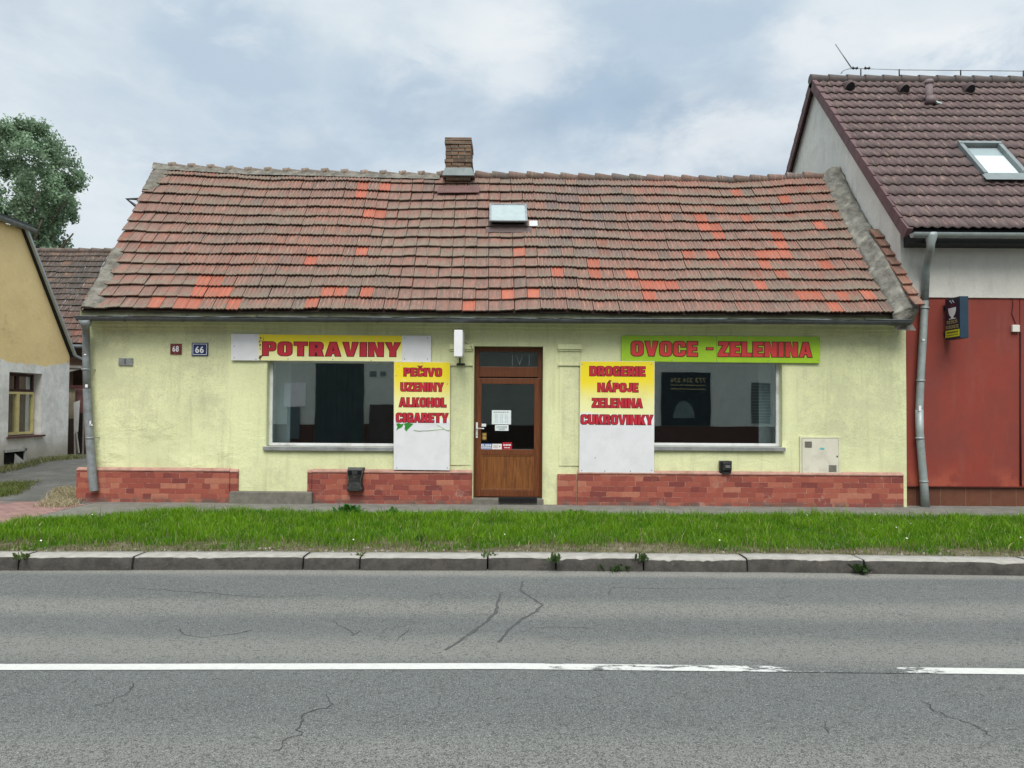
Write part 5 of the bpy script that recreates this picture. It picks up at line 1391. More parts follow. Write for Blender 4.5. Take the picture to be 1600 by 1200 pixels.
# hoods, vent pipe
for px, py in ((1327, 142), (1412, 146), (1514, 146)):
    a = nsl(px, py); mb = MB(); hv = len(mb.v)
    for s, hw, hh in ((0, .10, .16), (.10, .095, .17), (.30, .06, .03)):
        for i in range(9):
            an = math.pi * i / 8; mb.v.append(tuple(a + Vector((-math.cos(an) * hw, 0, 0)) + up * s + nmN * (.03 + math.sin(an) * hh)))
    for s in range(2):
        for i in range(8): mb.f.append((hv + s * 9 + i, hv + s * 9 + i + 1, hv + s * 9 + i + 10, hv + s * 9 + i + 9)); mb.m.append(0); mb.sm.append(True)
    mb.f.append(tuple(hv + i for i in range(9))); mb.m.append(1); mb.sm.append(False)
    mb.build('vent_hood', [plain('hood_brown', (.08, .05, .048), .7, .2, 6), M['soffit']], nroof)
a = nsl(1452, 163); b = nsl(1452, 163) + Vector((0, 0, .44)); mb = MB()
mb.tube([a - Vector((0, 0, .1)), b], .072, 14); mb.tube([b - Vector((0, 0, .03)), b + Vector((0, 0, .01)), b + Vector((0, 0, .06)), b + Vector((0, 0, .075))], [.080, .090, .075, .02], 14)
mb.tube([a + nmN * .03 - up * .02, a + nmN * .10 + Vector((0, 0, .08))], [.11, .075], 14)
mb.build('vent_pipe', plain('pipe_brown', (.20, .15, .155), .6, .25, 8), nroof)
a = nsl(1462, 166, .05); mb = MB(); mb.hexa([a, a + p(.10, 0, 0) - up * .03, a + p(.10, 0, 0) + up * .04, a + up * .10, a + nmN * .03, a + p(.10, 0, 0) - up * .03 + nmN * .015, a + p(.10, 0, 0) + up * .04 + nmN * .015, a + up * .10 + nmN * .03]); mb.build('flashing', M['pale_zinc'], nroof)
# lightning conductor
LZ = PY(1400, 109, NRY).z
lc = root('lightning_conductor', PY(1345, 118, NRY), 'thin metal lightning conductor with leaning rod along the brown roof ridge', 'lightning rod')
mb = MB(); mb.tube([PY(1331, 107, NRY), PY(1305.5, 69, NRY)], .012, 8); mb.build('rod', M['steel'], lc)
mb = MB(); mb.tube([PY(1314, 115, NRY), PY(1318, 110, NRY), PY(1326, 107.5, NRY), PY(1340, 107, NRY), PY(1400, 109, NRY), PY(1500, 110, NRY), PY(1600, 111, NRY), PY(1720, 113, NRY)], .009, 6); mb.build('wire', M['steel'], lc)
for px, py in ((1345, 108), (1405, 109), (1501, 110), (1599, 111)):
    a = PY(px, py, NRY); mb = MB(); mb.tube([a + Vector((0, 0, .01)), p(a.x, NRY, nrL.z + .06)], .014, 8); mb.build('post', M['soffit'], lc)
for px in (1336, 1355):
    a = PY(px, 107.5, NRY); mb = MB(); mb.tube([a + Vector((-.06, 0, 0)), a + Vector((-.04, 0, .015)), a + Vector((.04, 0, .015)), a + Vector((.06, 0, 0))], [.015, .035, .035, .015], 8); mb.build('clamp', M['soffit'], lc)

# projecting sign
SXn = PY(1500, 500, 12.30).x; ynear, yfar = 12.30, 12.30 + .42
z0, z1 = PY(1500, 528, ynear).z, PY(1500, 462.5, ynear).z
wE = PY(1513.5, 500, ynear).x - SXn
o = root('hanging_sign', (SXn + wE / 2, NY, z0), 'dark blue projecting box sign with a white cup emblem on the red wall', 'sign')
mb = MB(); mb.box(SXn, SXn + wE, ynear, yfar, z0, z1); bx = mb.build('box', plain('blue_sheet', (.016, .042, .072), .45, .2, 4, .4), o, bevel=.006)
gold = plain('gold_print', (.42, .36, .15), .5, .2, 20)
def face_pt(a, b): return Vector((SXn - .002, yfar - a * (yfar - ynear), z0 + b * (z1 - z0)))
mb = MB()
def fpoly(pts, m, lift=0.0):
    qv = [face_pt(a, b) - Vector((lift, 0, 0)) for a, b in pts]; mb.v += [tuple(v) for v in qv]; k = len(mb.v); mb.f.append(tuple(range(k - len(qv), k))); mb.m.append(m); mb.sm.append(False)
fpoly([(.02, .02), (.98, .02), (.98, .98), (.02, .98)], 0)
cup = [(.22, .76)] + [(.22 + .03 + .27 - .27 * math.cos(math.pi * t / 10) - .03 + .0, .76 - .23 * math.sin(math.pi * t / 10)) for t in range(0, 11)]
fpoly(cup, 1, .001)
fpoly([(.42, .55), (.58, .55), (.58, .505), (.42, .505)], 1, .0015); fpoly([(.26, .505), (.74, .505), (.70, .485), (.30, .485)], 1, .001)
for k in range(2): fpoly([(.30 + .16 * k, .95), (.36 + .16 * k, .95), (.50 + .16 * k, .87), (.44 + .16 * k, .87)], 1, .001)
fpoly([(.40, .83), (.62, .84), (.66, .80), (.36, .79)], 3, .001)
for (a0, a1, b0, b1, n) in ((.12, .86, .375, .455, 5), (.05, .95, .255, .335, 8)):
    for i in range(n):
        s = a0 + (a1 - a0) * i / n; w = (a1 - a0) / n * .72
        fpoly([(s, b0), (s + w * .35, b0), (s + w * .35, b1), (s, b1)], 2, .001); fpoly([(s + w * .4, b1 - .022), (s + w, b1 - .022), (s + w, b1), (s + w * .4, b1)], 2, .001)
        if i % 2: fpoly([(s + w * .4, b0), (s + w, b0), (s + w, b0 + .02), (s + w * .4, b0 + .02)], 2, .001)
        else: fpoly([(s + w * .7, b0), (s + w, b0), (s + w, b1 - .023), (s + w * .7, b1 - .023)], 2, .001)
fpoly([(.02, .05), (.98, .05), (.98, .22), (.02, .22)], 4, .001)
for i in range(9): fpoly([(.12 + .085 * i, .145), (.18 + .085 * i, .145), (.18 + .085 * i, .185), (.12 + .085 * i, .185)], 0, .002)
for i in range(9): fpoly([(.10 + .09 * i, .085), (.16 + .09 * i, .085), (.16 + .09 * i, .11), (.10 + .09 * i, .11)], 0, .002)
mb.build('face', [plain('navy_face', (.010, .018, .040), .35, .2, 4, .5), M['white'], gold, M['dark_red'], plain('lemon_film', (.62, .60, .03), .5, .1, 6)], bx)
for b in (.80, .16):
    mb = MB(); zz = z0 + (z1 - z0) * b; mb.box(SXn + wE * .3, SXn + wE * .7, yfar, NY - .012, zz - .02, zz + .02); mb.box(SXn + wE * .1, SXn + wE * .9, NY - .012, NY - .001, zz - .045, zz + .045); mb.build('bracket', M['black'], o)

x0, x1, z0, z1 = frect(1582, 507.5, 1593.5, 518.5, NY - .05)
o = root('junction_box', ((x0 + x1) / 2, NY, z0), 'small white junction box with a loose cable on the red wall', 'junction box')
mb = MB(); mb.box(x0, x1, NY - .055, NY - .001, z0, z1); mb.build('housing', plain('yellowed_plastic', (.66, .63, .57), .5, .1, 8), o, bevel=.008)
mb = MB(); mb.tube([PY(x, y, NY - .012) for x, y in ((1582, 466), (1583, 475), (1581, 490), (1584, 498), (1587, 506))], .006, 6); mb.tube([PY(x, y, NY - .012) for x, y in ((1593, 516), (1594.5, 520), (1594.5, 620), (1594.5, 759))], .012, 6)
mb.build('cable', plain('dark_red_cable', (.06, .012, .012), .6, .2, 9), o)

# ================================================================== yellow house on the left, its gable turned to the drive
YX = -10.6
yl = root('yellow_house', (YX, 14, .38), 'weathered yellow house with bare grey cement round its window', 'house')
Q = lambda px, py, x=YX: PX(px, py, x)
yc = Q(107, 640).y; zg = .25
ve_b, ve_t = Q(117, 549, YX + .15), Q(46, 364, YX + .15)
sl = (ve_t.z - ve_b.z) / (ve_t.y - ve_b.y)
ztop = 5.45
wa, wb = Q(13.5, 630).y, Q(65, 630).y; wz0, wz1 = Q(40, 681).z, Q(40, 582.5).z
yb0 = 9.6
vz = lambda y: ve_b.z + (y - ve_b.y) * sl
mb = MB()
def ypoly(pts): mb.quad(*[(YX, y, z) for y, z in pts])
ypoly([(yb0, zg - .3), (yc, zg - .3), (yc, wz0), (yb0, wz0)])
ypoly([(yb0, wz0), (wa, wz0), (wa, wz1), (yb0, wz1)])
ypoly([(wb, wz0), (yc, wz0), (yc, wz1), (wb, wz1)])
yt = ve_t.y + (ztop - ve_t.z) / sl
ypoly([(yb0, wz1), (yc, wz1), (yc, vz(yc) - .05), (yt, ztop), (yb0, ztop)])
for a, b in (((wa, wz0), (wa, wz1)), ((wb, wz1), (wb, wz0)), ((wa, wz1), (wb, wz1)), ((wb, wz0), (wa, wz0))):
    mb.quad((YX, *a), (YX, *b), (YX - .25, *b), (YX - .25, *a))
mb.quad((YX, yc, zg - .3), (YX - 7, yc, zg - .3), (YX - 7, yc, vz(yc) - .05), (YX, yc, vz(yc) - .05))
mb.quad((YX, yb0, zg - .3), (YX - 7, yb0, zg - .3), (YX - 7, yb0, ztop), (YX, yb0, ztop))
mb.build('wall', m_yellow_wall(), yl)
mb = MB(); v = []
xo = YX + .07
e0 = Vector((xo, ve_b.y + .1, vz(ve_b.y + .1))); e1 = Vector((xo, yt, vz(yt)))
for dx in (0, -8):
    v += [e0 + Vector((dx, 0, 0)), e1 + Vector((dx, 0, 0))]
mb.prism([v[0], v[1], v[3], v[2]], (0, .03, .06))
mb.prism([(xo, yt, ztop + .03), (xo, yb0 - .3, ztop + .03), (xo - .55, yb0 - .3, ztop + .17), (xo - .55, yt, ztop + .17)], (0, 0, .06), 1)
mb.prism([(xo - .55, yt, ztop + .14), (xo - .55, yb0 - .3, ztop + .14), (xo - 8, yb0 - .3, ztop + .16), (xo - 8, yt, ztop + .16)], (0, 0, .06), 1)
yroof = mb.build('roof', [M['soffit'], plain('orange_tiles', (.36, .13, .085), .85, .4, 9, .2)], yl)
mb = MB(); mb.beam(e0 + Vector((.02, 0, .05)), e1 + Vector((.02, .0, .05)), .075, .05); mb.beam(e0 + Vector((.0, 0, .05)), e0 + Vector((.0, .35, -.02)), .06, .05)
mb.build('verge_trim', plain('bright_zinc', (.42, .47, .49), .45, .15, 8, .5, .3), yroof)
mb = MB(); gp = [(xo + .06, yt + .25, ztop + .055), (xo + .06, yb0 - .3, ztop + .055)]
mb.tube(gp, .075, 12, a0=math.pi / 2, a1=math.pi * 1.5, caps=False, ref=(0, 0, 1)); mb.tube(gp, .075, 12, a0=0, a1=math.pi * .5, caps=False, ref=(0, 0, 1)); mb.build('gutter', M['zinc'], yroof)
# its window
fx = YX - .16
mb = MB(); t = .06
ymid = wa + (wb - wa) * .44; yr = wb - .05
zt = Q(40, 612).z
def fr(mb, y0, y1, z0, z1, t=.055, d=.05, ad=0.0):
    mb.box(fx - d, fx + ad, y0, y0 + t, z0, z1); mb.box(fx - d, fx + ad, y1 - t, y1, z0, z1); mb.box(fx - d + .001, fx + ad - .001, y0 + t, y1 - t, z0, z0 + t); mb.box(fx - d + .001, fx + ad - .001, y0 + t, y1 - t, z1 - t, z1)
wm = wa + .02
fr(mb, wm, ymid + .03, zt, wz1 - .02); fr(mb, ymid + .031, yr, zt, wz1 - .02)
yw = mb.build('window', plain('maroon_frame', (.060, .022, .020), .6, .3, 8), yl)
mb = MB(); fr(mb, wm, ymid + .03, wz0 + .03, zt - .004, .05, .06, .02); fr(mb, ymid + .031, yr, wz0 + .03, zt - .004, .05, .06, .02)
mb.build('casement', plain('yellow_frame', (.70, .59, .27), .65, .2, 9, dirt=(.46, .40, .25)), yw)
mb = MB(); mb.box(fx - .03, fx - .022, wm + .05, yr - .05, wz0 + .08, wz1 - .06); mb.build('pane', M['glass'], yw)
mb = MB(); mb.grid(60, 2, lambda u, v: (fx - .16 + .02 * math.sin(u * 60), wm + (yr - wm) * u, wz0 + (wz1 - wz0) * v)); mb.build('curtain', plain('net_curtain', (.42, .44, .42), .9, .2, 6), yw)
mb = MB(); mb.box(fx - .05, YX + .06, wa - .05, wb + .08, wz0 - .035, wz0 + .004); mb.build('sill', plain('rusty_sill', (.13, .062, .055), .7, .3, 8), yw, bevel=.005)
ha, hb = Q(6, 712).y, Q(38, 712).y; hz0, hz1 = Q(22, 725).z, Q(22, 702).z
mb = MB(); mb.box(YX - .02, YX + .012, ha, hb, hz0, hz1); cv_ = mb.build('cellar_hatch', M['dark'], yl)
mb = MB()
for a, b, c, d in ((hb - .05, hb, hz0, hz1), (ha, hb, hz1 - .05, hz1)): mb.box(YX - .02, YX + .05, a, b, c, d)
mb.hexa([(YX + .02, ha + .3, hz0 - .02), (YX + .10, ha + .3, hz0 - .06), (YX + .10, hb - .1, hz0 - .06), (YX + .02, hb - .1, hz0 - .02), (YX + .03, ha + .3, hz0 + .22), (YX + .045, ha + .3, hz0 + .22), (YX + .06, hb - .1, hz0 + .05), (YX + .03, hb - .1, hz0 + .05)])
mb.build('frame', plain('grey_lid', (.42, .42, .40), .7, .25, 9), cv_)

# ================================================================== outbuilding behind, with gate and boards
RY0, RY1 = 20.5, 23.0
rz0, rz1 = PY(125, 537, RY0).z, PY(120, 393, RY1).z
RX0, RX1 = -16.5, -6.2
rh = root('outbuilding', (-10, RY0 + .4, .4), 'brown outbuilding with old dark tile roof behind the drive', 'outbuilding')
nmR = Vector((0, -(rz1 - rz0), RY1 - RY0)).normalized()
def S_r(u, v):
    x = RX0 + (RX1 - RX0) * u
    return Vector((x, RY0 + (RY1 - RY0) * v, rz0 + (rz1 - rz0) * v)) + nmR * (.03 * fbm(x * .5, v * 2)), nmR
def rcol(k, c):
    n = R.uniform(-.3, .3) + fbm(c * .2, k * .3)
    q = Vector((.120, .082, .066)).lerp(Vector((.070, .058, .052)), max(0, min(1, .5 + n)))
    if k < 2 and R.random() < .6: q = Vector((.30, .095, .06))
    elif k < 5: q = q.lerp(Vector((.22, .10, .075)), .5)
    elif R.random() < .08: q = Vector((.23, .13, .085))
    return tuple(q * R.uniform(.55, .75))
mb, C = tile_roof(S_r, 42, 16, rcol, lambda k, c, u, v: True, lambda k, c: (lambda t: .012 * math.sin(t * math.pi * 2) ** 2), npts=7, jv=.03, jz=.006, lift=.04)
rr_ = mb.build('roof', m_tiles('dark_old_tiles', (0.075, 0.07, 0.06), 0.6), rh, colors=C)
mb = MB(); C = []
for i in range(27):
    x = RX0 + i * .385; n0 = len(mb.v)
    mb.tube([(x, RY1, rz1 + .02), (x + .40, RY1, rz1 + .0)], [.10, .085], 10, ref=(0, 0, 1)); C += [(.12, .095, .08, .5)] * (len(mb.v) - n0)
mb.build('ridge_tiles', M['ridge'], rr_, colors=C)
mb = MB()
bw_ = RY0 + .4
mb.box(RX0 + .2, RX1, bw_, bw_ + .3, PY(118, 572, bw_).z, rz0 + .3); mb.box(RX0 + .2, PY(104, 600, bw_).x, bw_, bw_ + .3, 0.2, PY(118, 572, bw_).z); mb.box(-9.6, RX1, bw_, bw_ + .3, 0.2, PY(118, 572, bw_).z)
mb.quad((RX0 + .2, bw_ + 1.6, .2), (RX1, bw_ + 1.6, .2), (RX1, bw_ + 1.6, 3.2), (RX0 + .2, bw_ + 1.6, 3.2))
mb.build('wall', plain('brown_render', (.16, .105, .075), .9, .4, 3, .1, bump=.4), rh)
mb = MB(); a, b = PY(104, 572.5, bw_ - .02), PY(136, 574, bw_ - .02); mb.beam(a, b, .06, .07)
mb.prism([PY(104, 575, bw_ - .01), PY(132, 575.5, bw_ - .01), PY(108, 581, bw_ - .01), PY(104, 582, bw_ - .01)], (0, .03, 0))
mb.build('lintel', plain('grey_board', (.42, .39, .36), .8, .25, 6), rh)
mb = MB(); mb.tube([PY(90, 541, RY0 - .06), PY(140, 542, RY0 - .06)], .06, 10); mb.build('gutter', M['zinc_dark'], rh)
fy = 19.2
gt = root('yard_gate', PY(112, 716, fy), 'patched yard gate of beige and dark brown boards between the houses', 'gate')
def pbox(name, px, mat, par, y=fy, th=.04):
    mb = MB(); x0, x1, z0, z1 = frect(*px, y); mb.box(x0, x1, y, y + th, z0, z1); return mb.build(name, mat, par, bevel=.004)
pbox('upper_board', (100, 607, 116.5, 654), plain('beige_board', (.38, .32, .225), .85, .3, 5, dirt=(.22, .18, .12)), gt)
pbox('lower_board', (100, 654.5, 115.5, 718), m_wood('brown_board', (.075, .042, .030), (.045, .026, .020), 'x'), gt, fy - .005)
pbox('rail', (100, 602, 136, 606.5), plain('maroon_rail', (.115, .038, .038), .75, .3, 8), gt, fy - .06)
pbox('side_board', (117, 607, 136, 645), plain('faded_red_board', (.21, .10, .095), .85, .35, 6), gt, fy + .06)
pbox('post', (117, 645.5, 120.5, 716), plain('grey_post', (.28, .22, .19), .85, .3, 6), gt, fy + .0)
pbox('post', (129, 620, 131, 712), plain('grey_post', (.28, .22, .19), .85, .3, 6), gt, fy - .02)
pbox('gap_shade', (121, 646, 136, 718), plain('gate_gap_shade', (.035, .030, .028), .85, .3, 6), gt, fy + .4)  # dark sheet painted as the shaded gap in the gate
lb = root('leaning_board', PY(121, 715, fy - .12), 'narrow pale board propped against the yard gate', 'board')
mb = MB(); mb.prism([PY(115, 629, fy - .10), PY(124.5, 625.5, fy - .10), PY(121.5, 674, fy - .14), PY(115.5, 678, fy - .14)], (0, .02, 0)); mb.build('board_face', plain('pale_board', (.62, .60, .57), .7, .15, 5), lb)
mb = MB(); mb.beam(PY(119, 672, fy - .13), PY(123.5, 708, fy - .15), .03, .02); mb.beam(PY(116.5, 676, fy - .13), PY(117, 716, fy - .15), .03, .02); mb.build('stake', plain('pale_stake', (.45, .42, .38), .8, .2, 6), lb)

# ================================================================== house across the street (seen in the panes)
OY = -3.3
oh = root('street_house', (0, OY, .13), 'pale rendered house with dark gate and banner across the street, mirrored in the shop windows', 'house')
mb = MB(); mb.box(-18, 18, OY - 6, OY, .55 * 0 + .10, 4.1); mb.build('wall', m_plaster('street_house_render', (.58, .61, .55), (.52, .55, .50), (.40, .42, .38)), oh)
mb = MB(); mb.prism([(-18.2, OY + .35, 4.1), (-18.2, OY - 6.3, 4.1), (-18.2, OY - 3, 6.6)], (36.4, 0, 0)); mb.build('roof', plain('street_house_roof', (.20, .09, .065), .9, .4, 6), oh)
mb = MB(); mb.box(-18, -7.4, OY + .001, OY + .05, .12, .95); mb.box(-5.55, 18, OY + .001, OY + .05, .12, .98); mb.build('plinth', plain('street_house_plinth', (.085, .035, .03), .85, .3, 3), oh)
mb = MB(); mb.box(-7.38, -5.57, OY + .002, OY + .04, .12, 3.9)
for i in range(9): mb.box(-7.36 + i * .2, -7.36 + i * .2 + .185, OY + .041, OY + .06, .14, 3.88)
mb.build('gate_leaf', plain('dark_green_gate', (.038, .054, .056), .7, .3, 3), oh)
mb = MB(); mb.box(-8.55, -7.75, OY + .002, OY + .03, 1.62, 2.50); mb.build('notice_board', M['white'], oh)
mb = MB(); mb.box(-8.42, -7.95, OY + .052, OY + .09, .4, 1.6); mb.build('grey_hatch', plain('grey_hatch', (.10, .13, .14), .7, .2, 5), oh)
mb = MB(); mb.box(-5.3, -4.2, OY + .052, OY + .30, .15, 1.72); mb.build('cabinet', plain('brown_cabinet', (.055, .040, .035), .7, .2, 5), oh)
mb = MB(); mb.box(-5.35, -5.1, OY + .002, OY + .03, 2.78, 2.96); mb.box(-4.95, -4.75, OY + .002, OY + .03, 2.80, 2.95); mb.build('number_plate', plain('grey_plates', (.16, .18, .18), .6, .2, 5), oh)
mb = MB(); mb.box(5.60, 7.45, OY + .002, OY + .06, 1.0, 3.0)
bnp = mb.build('banner', plain('dark_banner', (.010, .020, .026), .6, .2, 4), oh)
mb = MB(); lettering(mb, '773 224 276', (7.25, OY + .061, 2.62), (-1, 0, 0), (0, 0, 1), (0, 1, 0), 1.3, .17, [(.02, .002, 0)]); mb.box(5.95, 7.25, OY + .0605, OY + .063, 2.50, 2.53); mb.box(5.95, 7.25, OY + .0605, OY + .063, 2.36, 2.39)
mb.build('lettering', plain('gold_letters', (.42, .33, .16), .5), bnp)
mb = MB(); ap = [(6.05 + .40 + .40 * math.cos(math.pi * i / 14), OY + .0605, 1.30 + .62 * math.sin(math.pi * i / 14)) for i in range(15)]
mb.prism(ap[::-1], (0, .003, 0)); mb.build('arch_print', plain('pale_print', (.13, .18, .17), .6), bnp)
mb = MB()
for i in range(14): mb.box(9.0, 9.7, OY + .002, OY + .03, 1.1 + i * .11, 1.19 + i * .11)
mb.build('slatted_shutter', plain('grey_slats', (.10, .12, .12), .6), oh)
# ================================================================== grass and weeds (numpy)
rng = np.random.default_rng(11)
gx = np.linspace(-9.5, 10.5, 401)
KF = np.array([kf(x) + KW for x in gx]); GB = np.array([grass_back(x) for x in gx])
def blades_mesh(name, x, y, z, h, w, col, lean, parent=None, mat=None):
    n = len(x); a = rng.uniform(0, 2 * np.pi, n); ca, sa = np.cos(a), np.sin(a)
    la = rng.uniform(0, 2 * np.pi, n); lx, ly = np.cos(la) * lean * h, np.sin(la) * lean * h
    V = np.zeros((n, 5, 3), np.float32)
    for k, (s, ww, ll) in enumerate(((0, 1, 0), (0, -1, 0), (.55, .8, .30), (.55, -.8, .30), (1, 0, 1.0))):
        V[:, k, 0] = x + ca * w * ww + lx * ll; V[:, k, 1] = y + sa * w * ww + ly * ll; V[:, k, 2] = z + h * s * (1 - .25 * lean * (s == 1))
    me = bpy.data.meshes.new(name)
    me.vertices.add(n * 5); b = base_of(parent) if parent else Vector((0, 0, 0))
    V -= np.array(b, np.float32)
    me.vertices.foreach_set('co', V.ravel())
    base = (np.arange(n) * 5)[:, None]
    loops = np.concatenate([base + np.array([[0, 1, 3, 2]]), base + np.array([[2, 3, 4]])], 1).ravel()
    me.loops.add(n * 7); me.loops.foreach_set('vertex_index', loops.astype(np.int32))
    me.polygons.add(n * 2)
    ls = (np.arange(n) * 7)[:, None] + np.array([[0, 4]]); me.polygons.foreach_set('loop_start', ls.ravel().astype(np.int32))
    me.update(calc_edges=True)
    C = np.ones((n, 5, 4), np.float32); C[:, :, :3] = col[:, None, :]
    at = me.color_attributes.new('tint', 'FLOAT_COLOR', 'POINT'); at.data.foreach_set('color', C.ravel())
    me.materials.append(mat); me.validate()
    o = bpy.data.objects.new(name, me); COL.objects.link(o)
    if parent: o.parent = parent
    return o
M['grass'] = m_attr('grass_blade', 0.6, 0.25, 0.35)
# coarse noise field for the sward
fx_, fy_ = np.linspace(-9.5, 10.5, 161), np.linspace(7.5, 12.2, 48)
NF = np.array([[fbm(a * .9, b * 1.6, 4) for a in fx_] for b in fy_]); NF2 = np.array([[fbm(a * 2.6 + 30, b * 3.5, 8) for a in fx_] for b in fy_])
SZF = np.array([[soil_z(a, b) for a in fx_] for b in fy_])
def samp(Fd, x, y):
    i = np.clip((x - fx_[0]) / (fx_[1] - fx_[0]), 0, len(fx_) - 1.001); j = np.clip((y - fy_[0]) / (fy_[1] - fy_[0]), 0, len(fy_) - 1.001)
    i0, j0 = i.astype(int), j.astype(int); u, v = i - i0, j - j0
    return (Fd[j0, i0] * (1 - u) + Fd[j0, i0 + 1] * u) * (1 - v) + (Fd[j0 + 1, i0] * (1 - u) + Fd[j0 + 1, i0 + 1] * u) * v
n = 150000
x = rng.uniform(-8.8, 9.6, n); k0, k1 = np.interp(x, gx, KF), np.interp(x, gx, GB)
y = k0 + (k1 - k0) * rng.uniform(0.0, 1.0, n) + rng.normal(0, .02, n)
s = y - k0; nf, nf2 = samp(NF, x, y), samp(NF2, x, y)
edge = .29 + .42 * nf + .40 * nf2
dry = np.clip((edge + .28 - s) / .36, 0, 1)
keep = rng.random(n) > dry * .70
keep &= (y > k0 - .03)
x, y, s, nf, nf2, dry = (q[keep] for q in (x, y, s, nf, nf2, dry)); n = len(x)
h = (.098 + .055 * nf + .060 * nf2) * rng.uniform(.55, 1.35, n) * (1 - .62 * dry)
h *= np.where(rng.random(n) < .02, 1.6, 1.0)
w = rng.uniform(.0020, .0052, n) * np.where(rng.random(n) < .06, 1.7, 1.0)
g1, g2, g3 = np.array([.100, .255, .004]), np.array([.046, .145, .006]), np.array([.195, .345, .014]); dr1, dr2 = np.array([.24, .205, .105]), np.array([.115, .145, .040])
t = rng.random(n)[:, None]; pm = np.clip(.55 + 1.3 * nf2 + .6 * nf, 0, 1)[:, None]
col = (g1 * (1 - t) + g3 * t) * pm + (g2 * (1 - t) + g1 * t) * (1 - pm)
dsel = (rng.random(n) < dry * .95)[:, None]; d2 = rng.random(n)[:, None]
col = np.where(dsel, dr1 * d2 + dr2 * (1 - d2), col)
straw = (rng.random(n) < .045)[:, None]; col = np.where(straw, np.array([.36, .34, .17]), col)
col *= rng.uniform(.8, 1.2, n)[:, None]
o = blades_mesh('grass_strip', x, y, samp(SZF, x, y) - .004, h, w, col, rng.uniform(.1, .75, n), mat=M['grass']); o['kind'] = 'stuff'
o['label'] = 'lush green grass strip between pavement and kerb'
# broad-leaved plants in the sward: leaves as folded blades
def leaf_clump(name, pos, nl, r, h, c, label, cat, group=None, wide=.16):
    o = root(name, pos, label, cat, group); mb = MB(); C = []
    for i in range(int(nl * 1.6)):
        a = R.uniform(0, 6.28); L = h * R.uniform(.6, 1.1); el = R.uniform(.55, 1.5); W = L * wide * R.uniform(.7, 1.2)
        b = Vector(pos) + Vector((R.gauss(0, r), R.gauss(0, r), -.01))
        d = Vector((math.cos(a) * math.cos(el), math.sin(a) * math.cos(el), math.sin(el))); sd = d.cross(Vector((0, 0, 1))).normalized()
        p1 = b + d * L * .45; p2 = b + d * L * .8 + Vector((0, 0, -.05 * L)); p3 = b + d * L + Vector((0, 0, -.16 * L))
        n0 = len(mb.v); lift = Vector((0, 0, W * .15))
        mb.v += [tuple(v) for v in (b, p1 - sd * W + lift, p1, p1 + sd * W + lift, p2 - sd * W * .7 + lift, p2, p2 + sd * W * .7 + lift, p3)]
        for f in ((0, 2, 1), (0, 3, 2), (1, 2, 5, 4), (2, 3, 6, 5), (4, 5, 7), (5, 6, 7)): mb.f.append(tuple(n0 + q for q in f)); mb.m.append(0); mb.sm.append(True)
        f = R.uniform(.7, 1.25); C += [(c[0] * f, c[1] * f, c[2] * f, 1)] * 8
    mb.build('leaves', M['grass'], o, colors=C); return o
def on_soil(px, py, z=.15):
    q = PZ(px, py, z); return (q.x, q.y, soil_z(q.x, q.y))
G = 'broad-leaved weeds in the grass strip'
for px, py, nl, r, h, lab in ((541, 803, 34, .06, .25, 'tall leafy dock weed rising from the grass below the large black flue cover'),
                              (556, 806, 18, .05, .16, 'low bushy weed just right of the tall dock weed'),
                              (611, 804, 16, .04, .19, 'slim leafy weed in the grass below the PEČIVO board'),
                              (404, 802, 12, .03, .15, 'small upright weed in the grass below the old doorstep'),
                              (1133, 812, 16, .06, .13, 'low leafy weed in the grass below the small black flue cover'),
                              (1368, 830, 26, .09, .09, 'dark flat weed patch in the grass right of the meter cupboard'),
                              (905, 800, 20, .08, .12, 'dark leafy weed in the grass right of the brown door'),
                              (232, 828, 22, .12, .10, 'dark clover patch in the grass below the left brick plinth'),
                              (660, 838, 18, .10, .10, 'flat dark weed patch in the middle of the grass strip')):
    leaf_clump('weed', on_soil(px, py), nl, r, h, (.045, .155, .022), lab, 'weed', G)
K = 'weeds growing from kerb joints'
for px, py, nl, r, h, lab, c in ((35, 871, 26, .04, .13, 'pale green weed at the leftmost kerb joint', (.11, .16, .05)), (209, 866, 8, .02, .06, 'tiny weed in the kerb joint left of the long stone', (.10, .14, .04)),
                              (563, 867, 14, .03, .09, 'small tuft at the kerb joint below the large black flue cover', (.10, .14, .04)), (763, 867, 22, .04, .11, 'tuft at the kerb joint below the brown door', (.08, .13, .035)),
                              (866, 876, 26, .025, .15, 'upright weed in the kerb joint right of the brown door', (.06, .11, .03)), (1003, 874, 26, .03, .14, 'upright weed in the kerb joint below the DROGERIE board', (.06, .10, .03))):
    pt = PZ(px, py, .13); leaf_clump('kerb_weed', (pt.x, min(pt.y, kf(pt.x) + .12), .12), nl * .7, r, h * .75, c, lab, 'weed', K, .16)
for px, py, nl, r, h, lab in ((965, 888, 30, .08, .12, 'sprawling dark weed at the foot of the kerb below the DROGERIE board'), (1342, 893, 50, .05, .15, 'bushy dark green weed at the foot of the kerb below the meter cupboard'), (1597, 876, 36, .08, .16, 'weed growing over the kerb end at the right edge of the photo')):
    pt = PZ(px, py, .02); leaf_clump('kerb_weed', (pt.x, kf(pt.x) - .015, .02), nl * .8, r * .8, h * .8, (.045, .085, .026), lab, 'weed', K, .2)
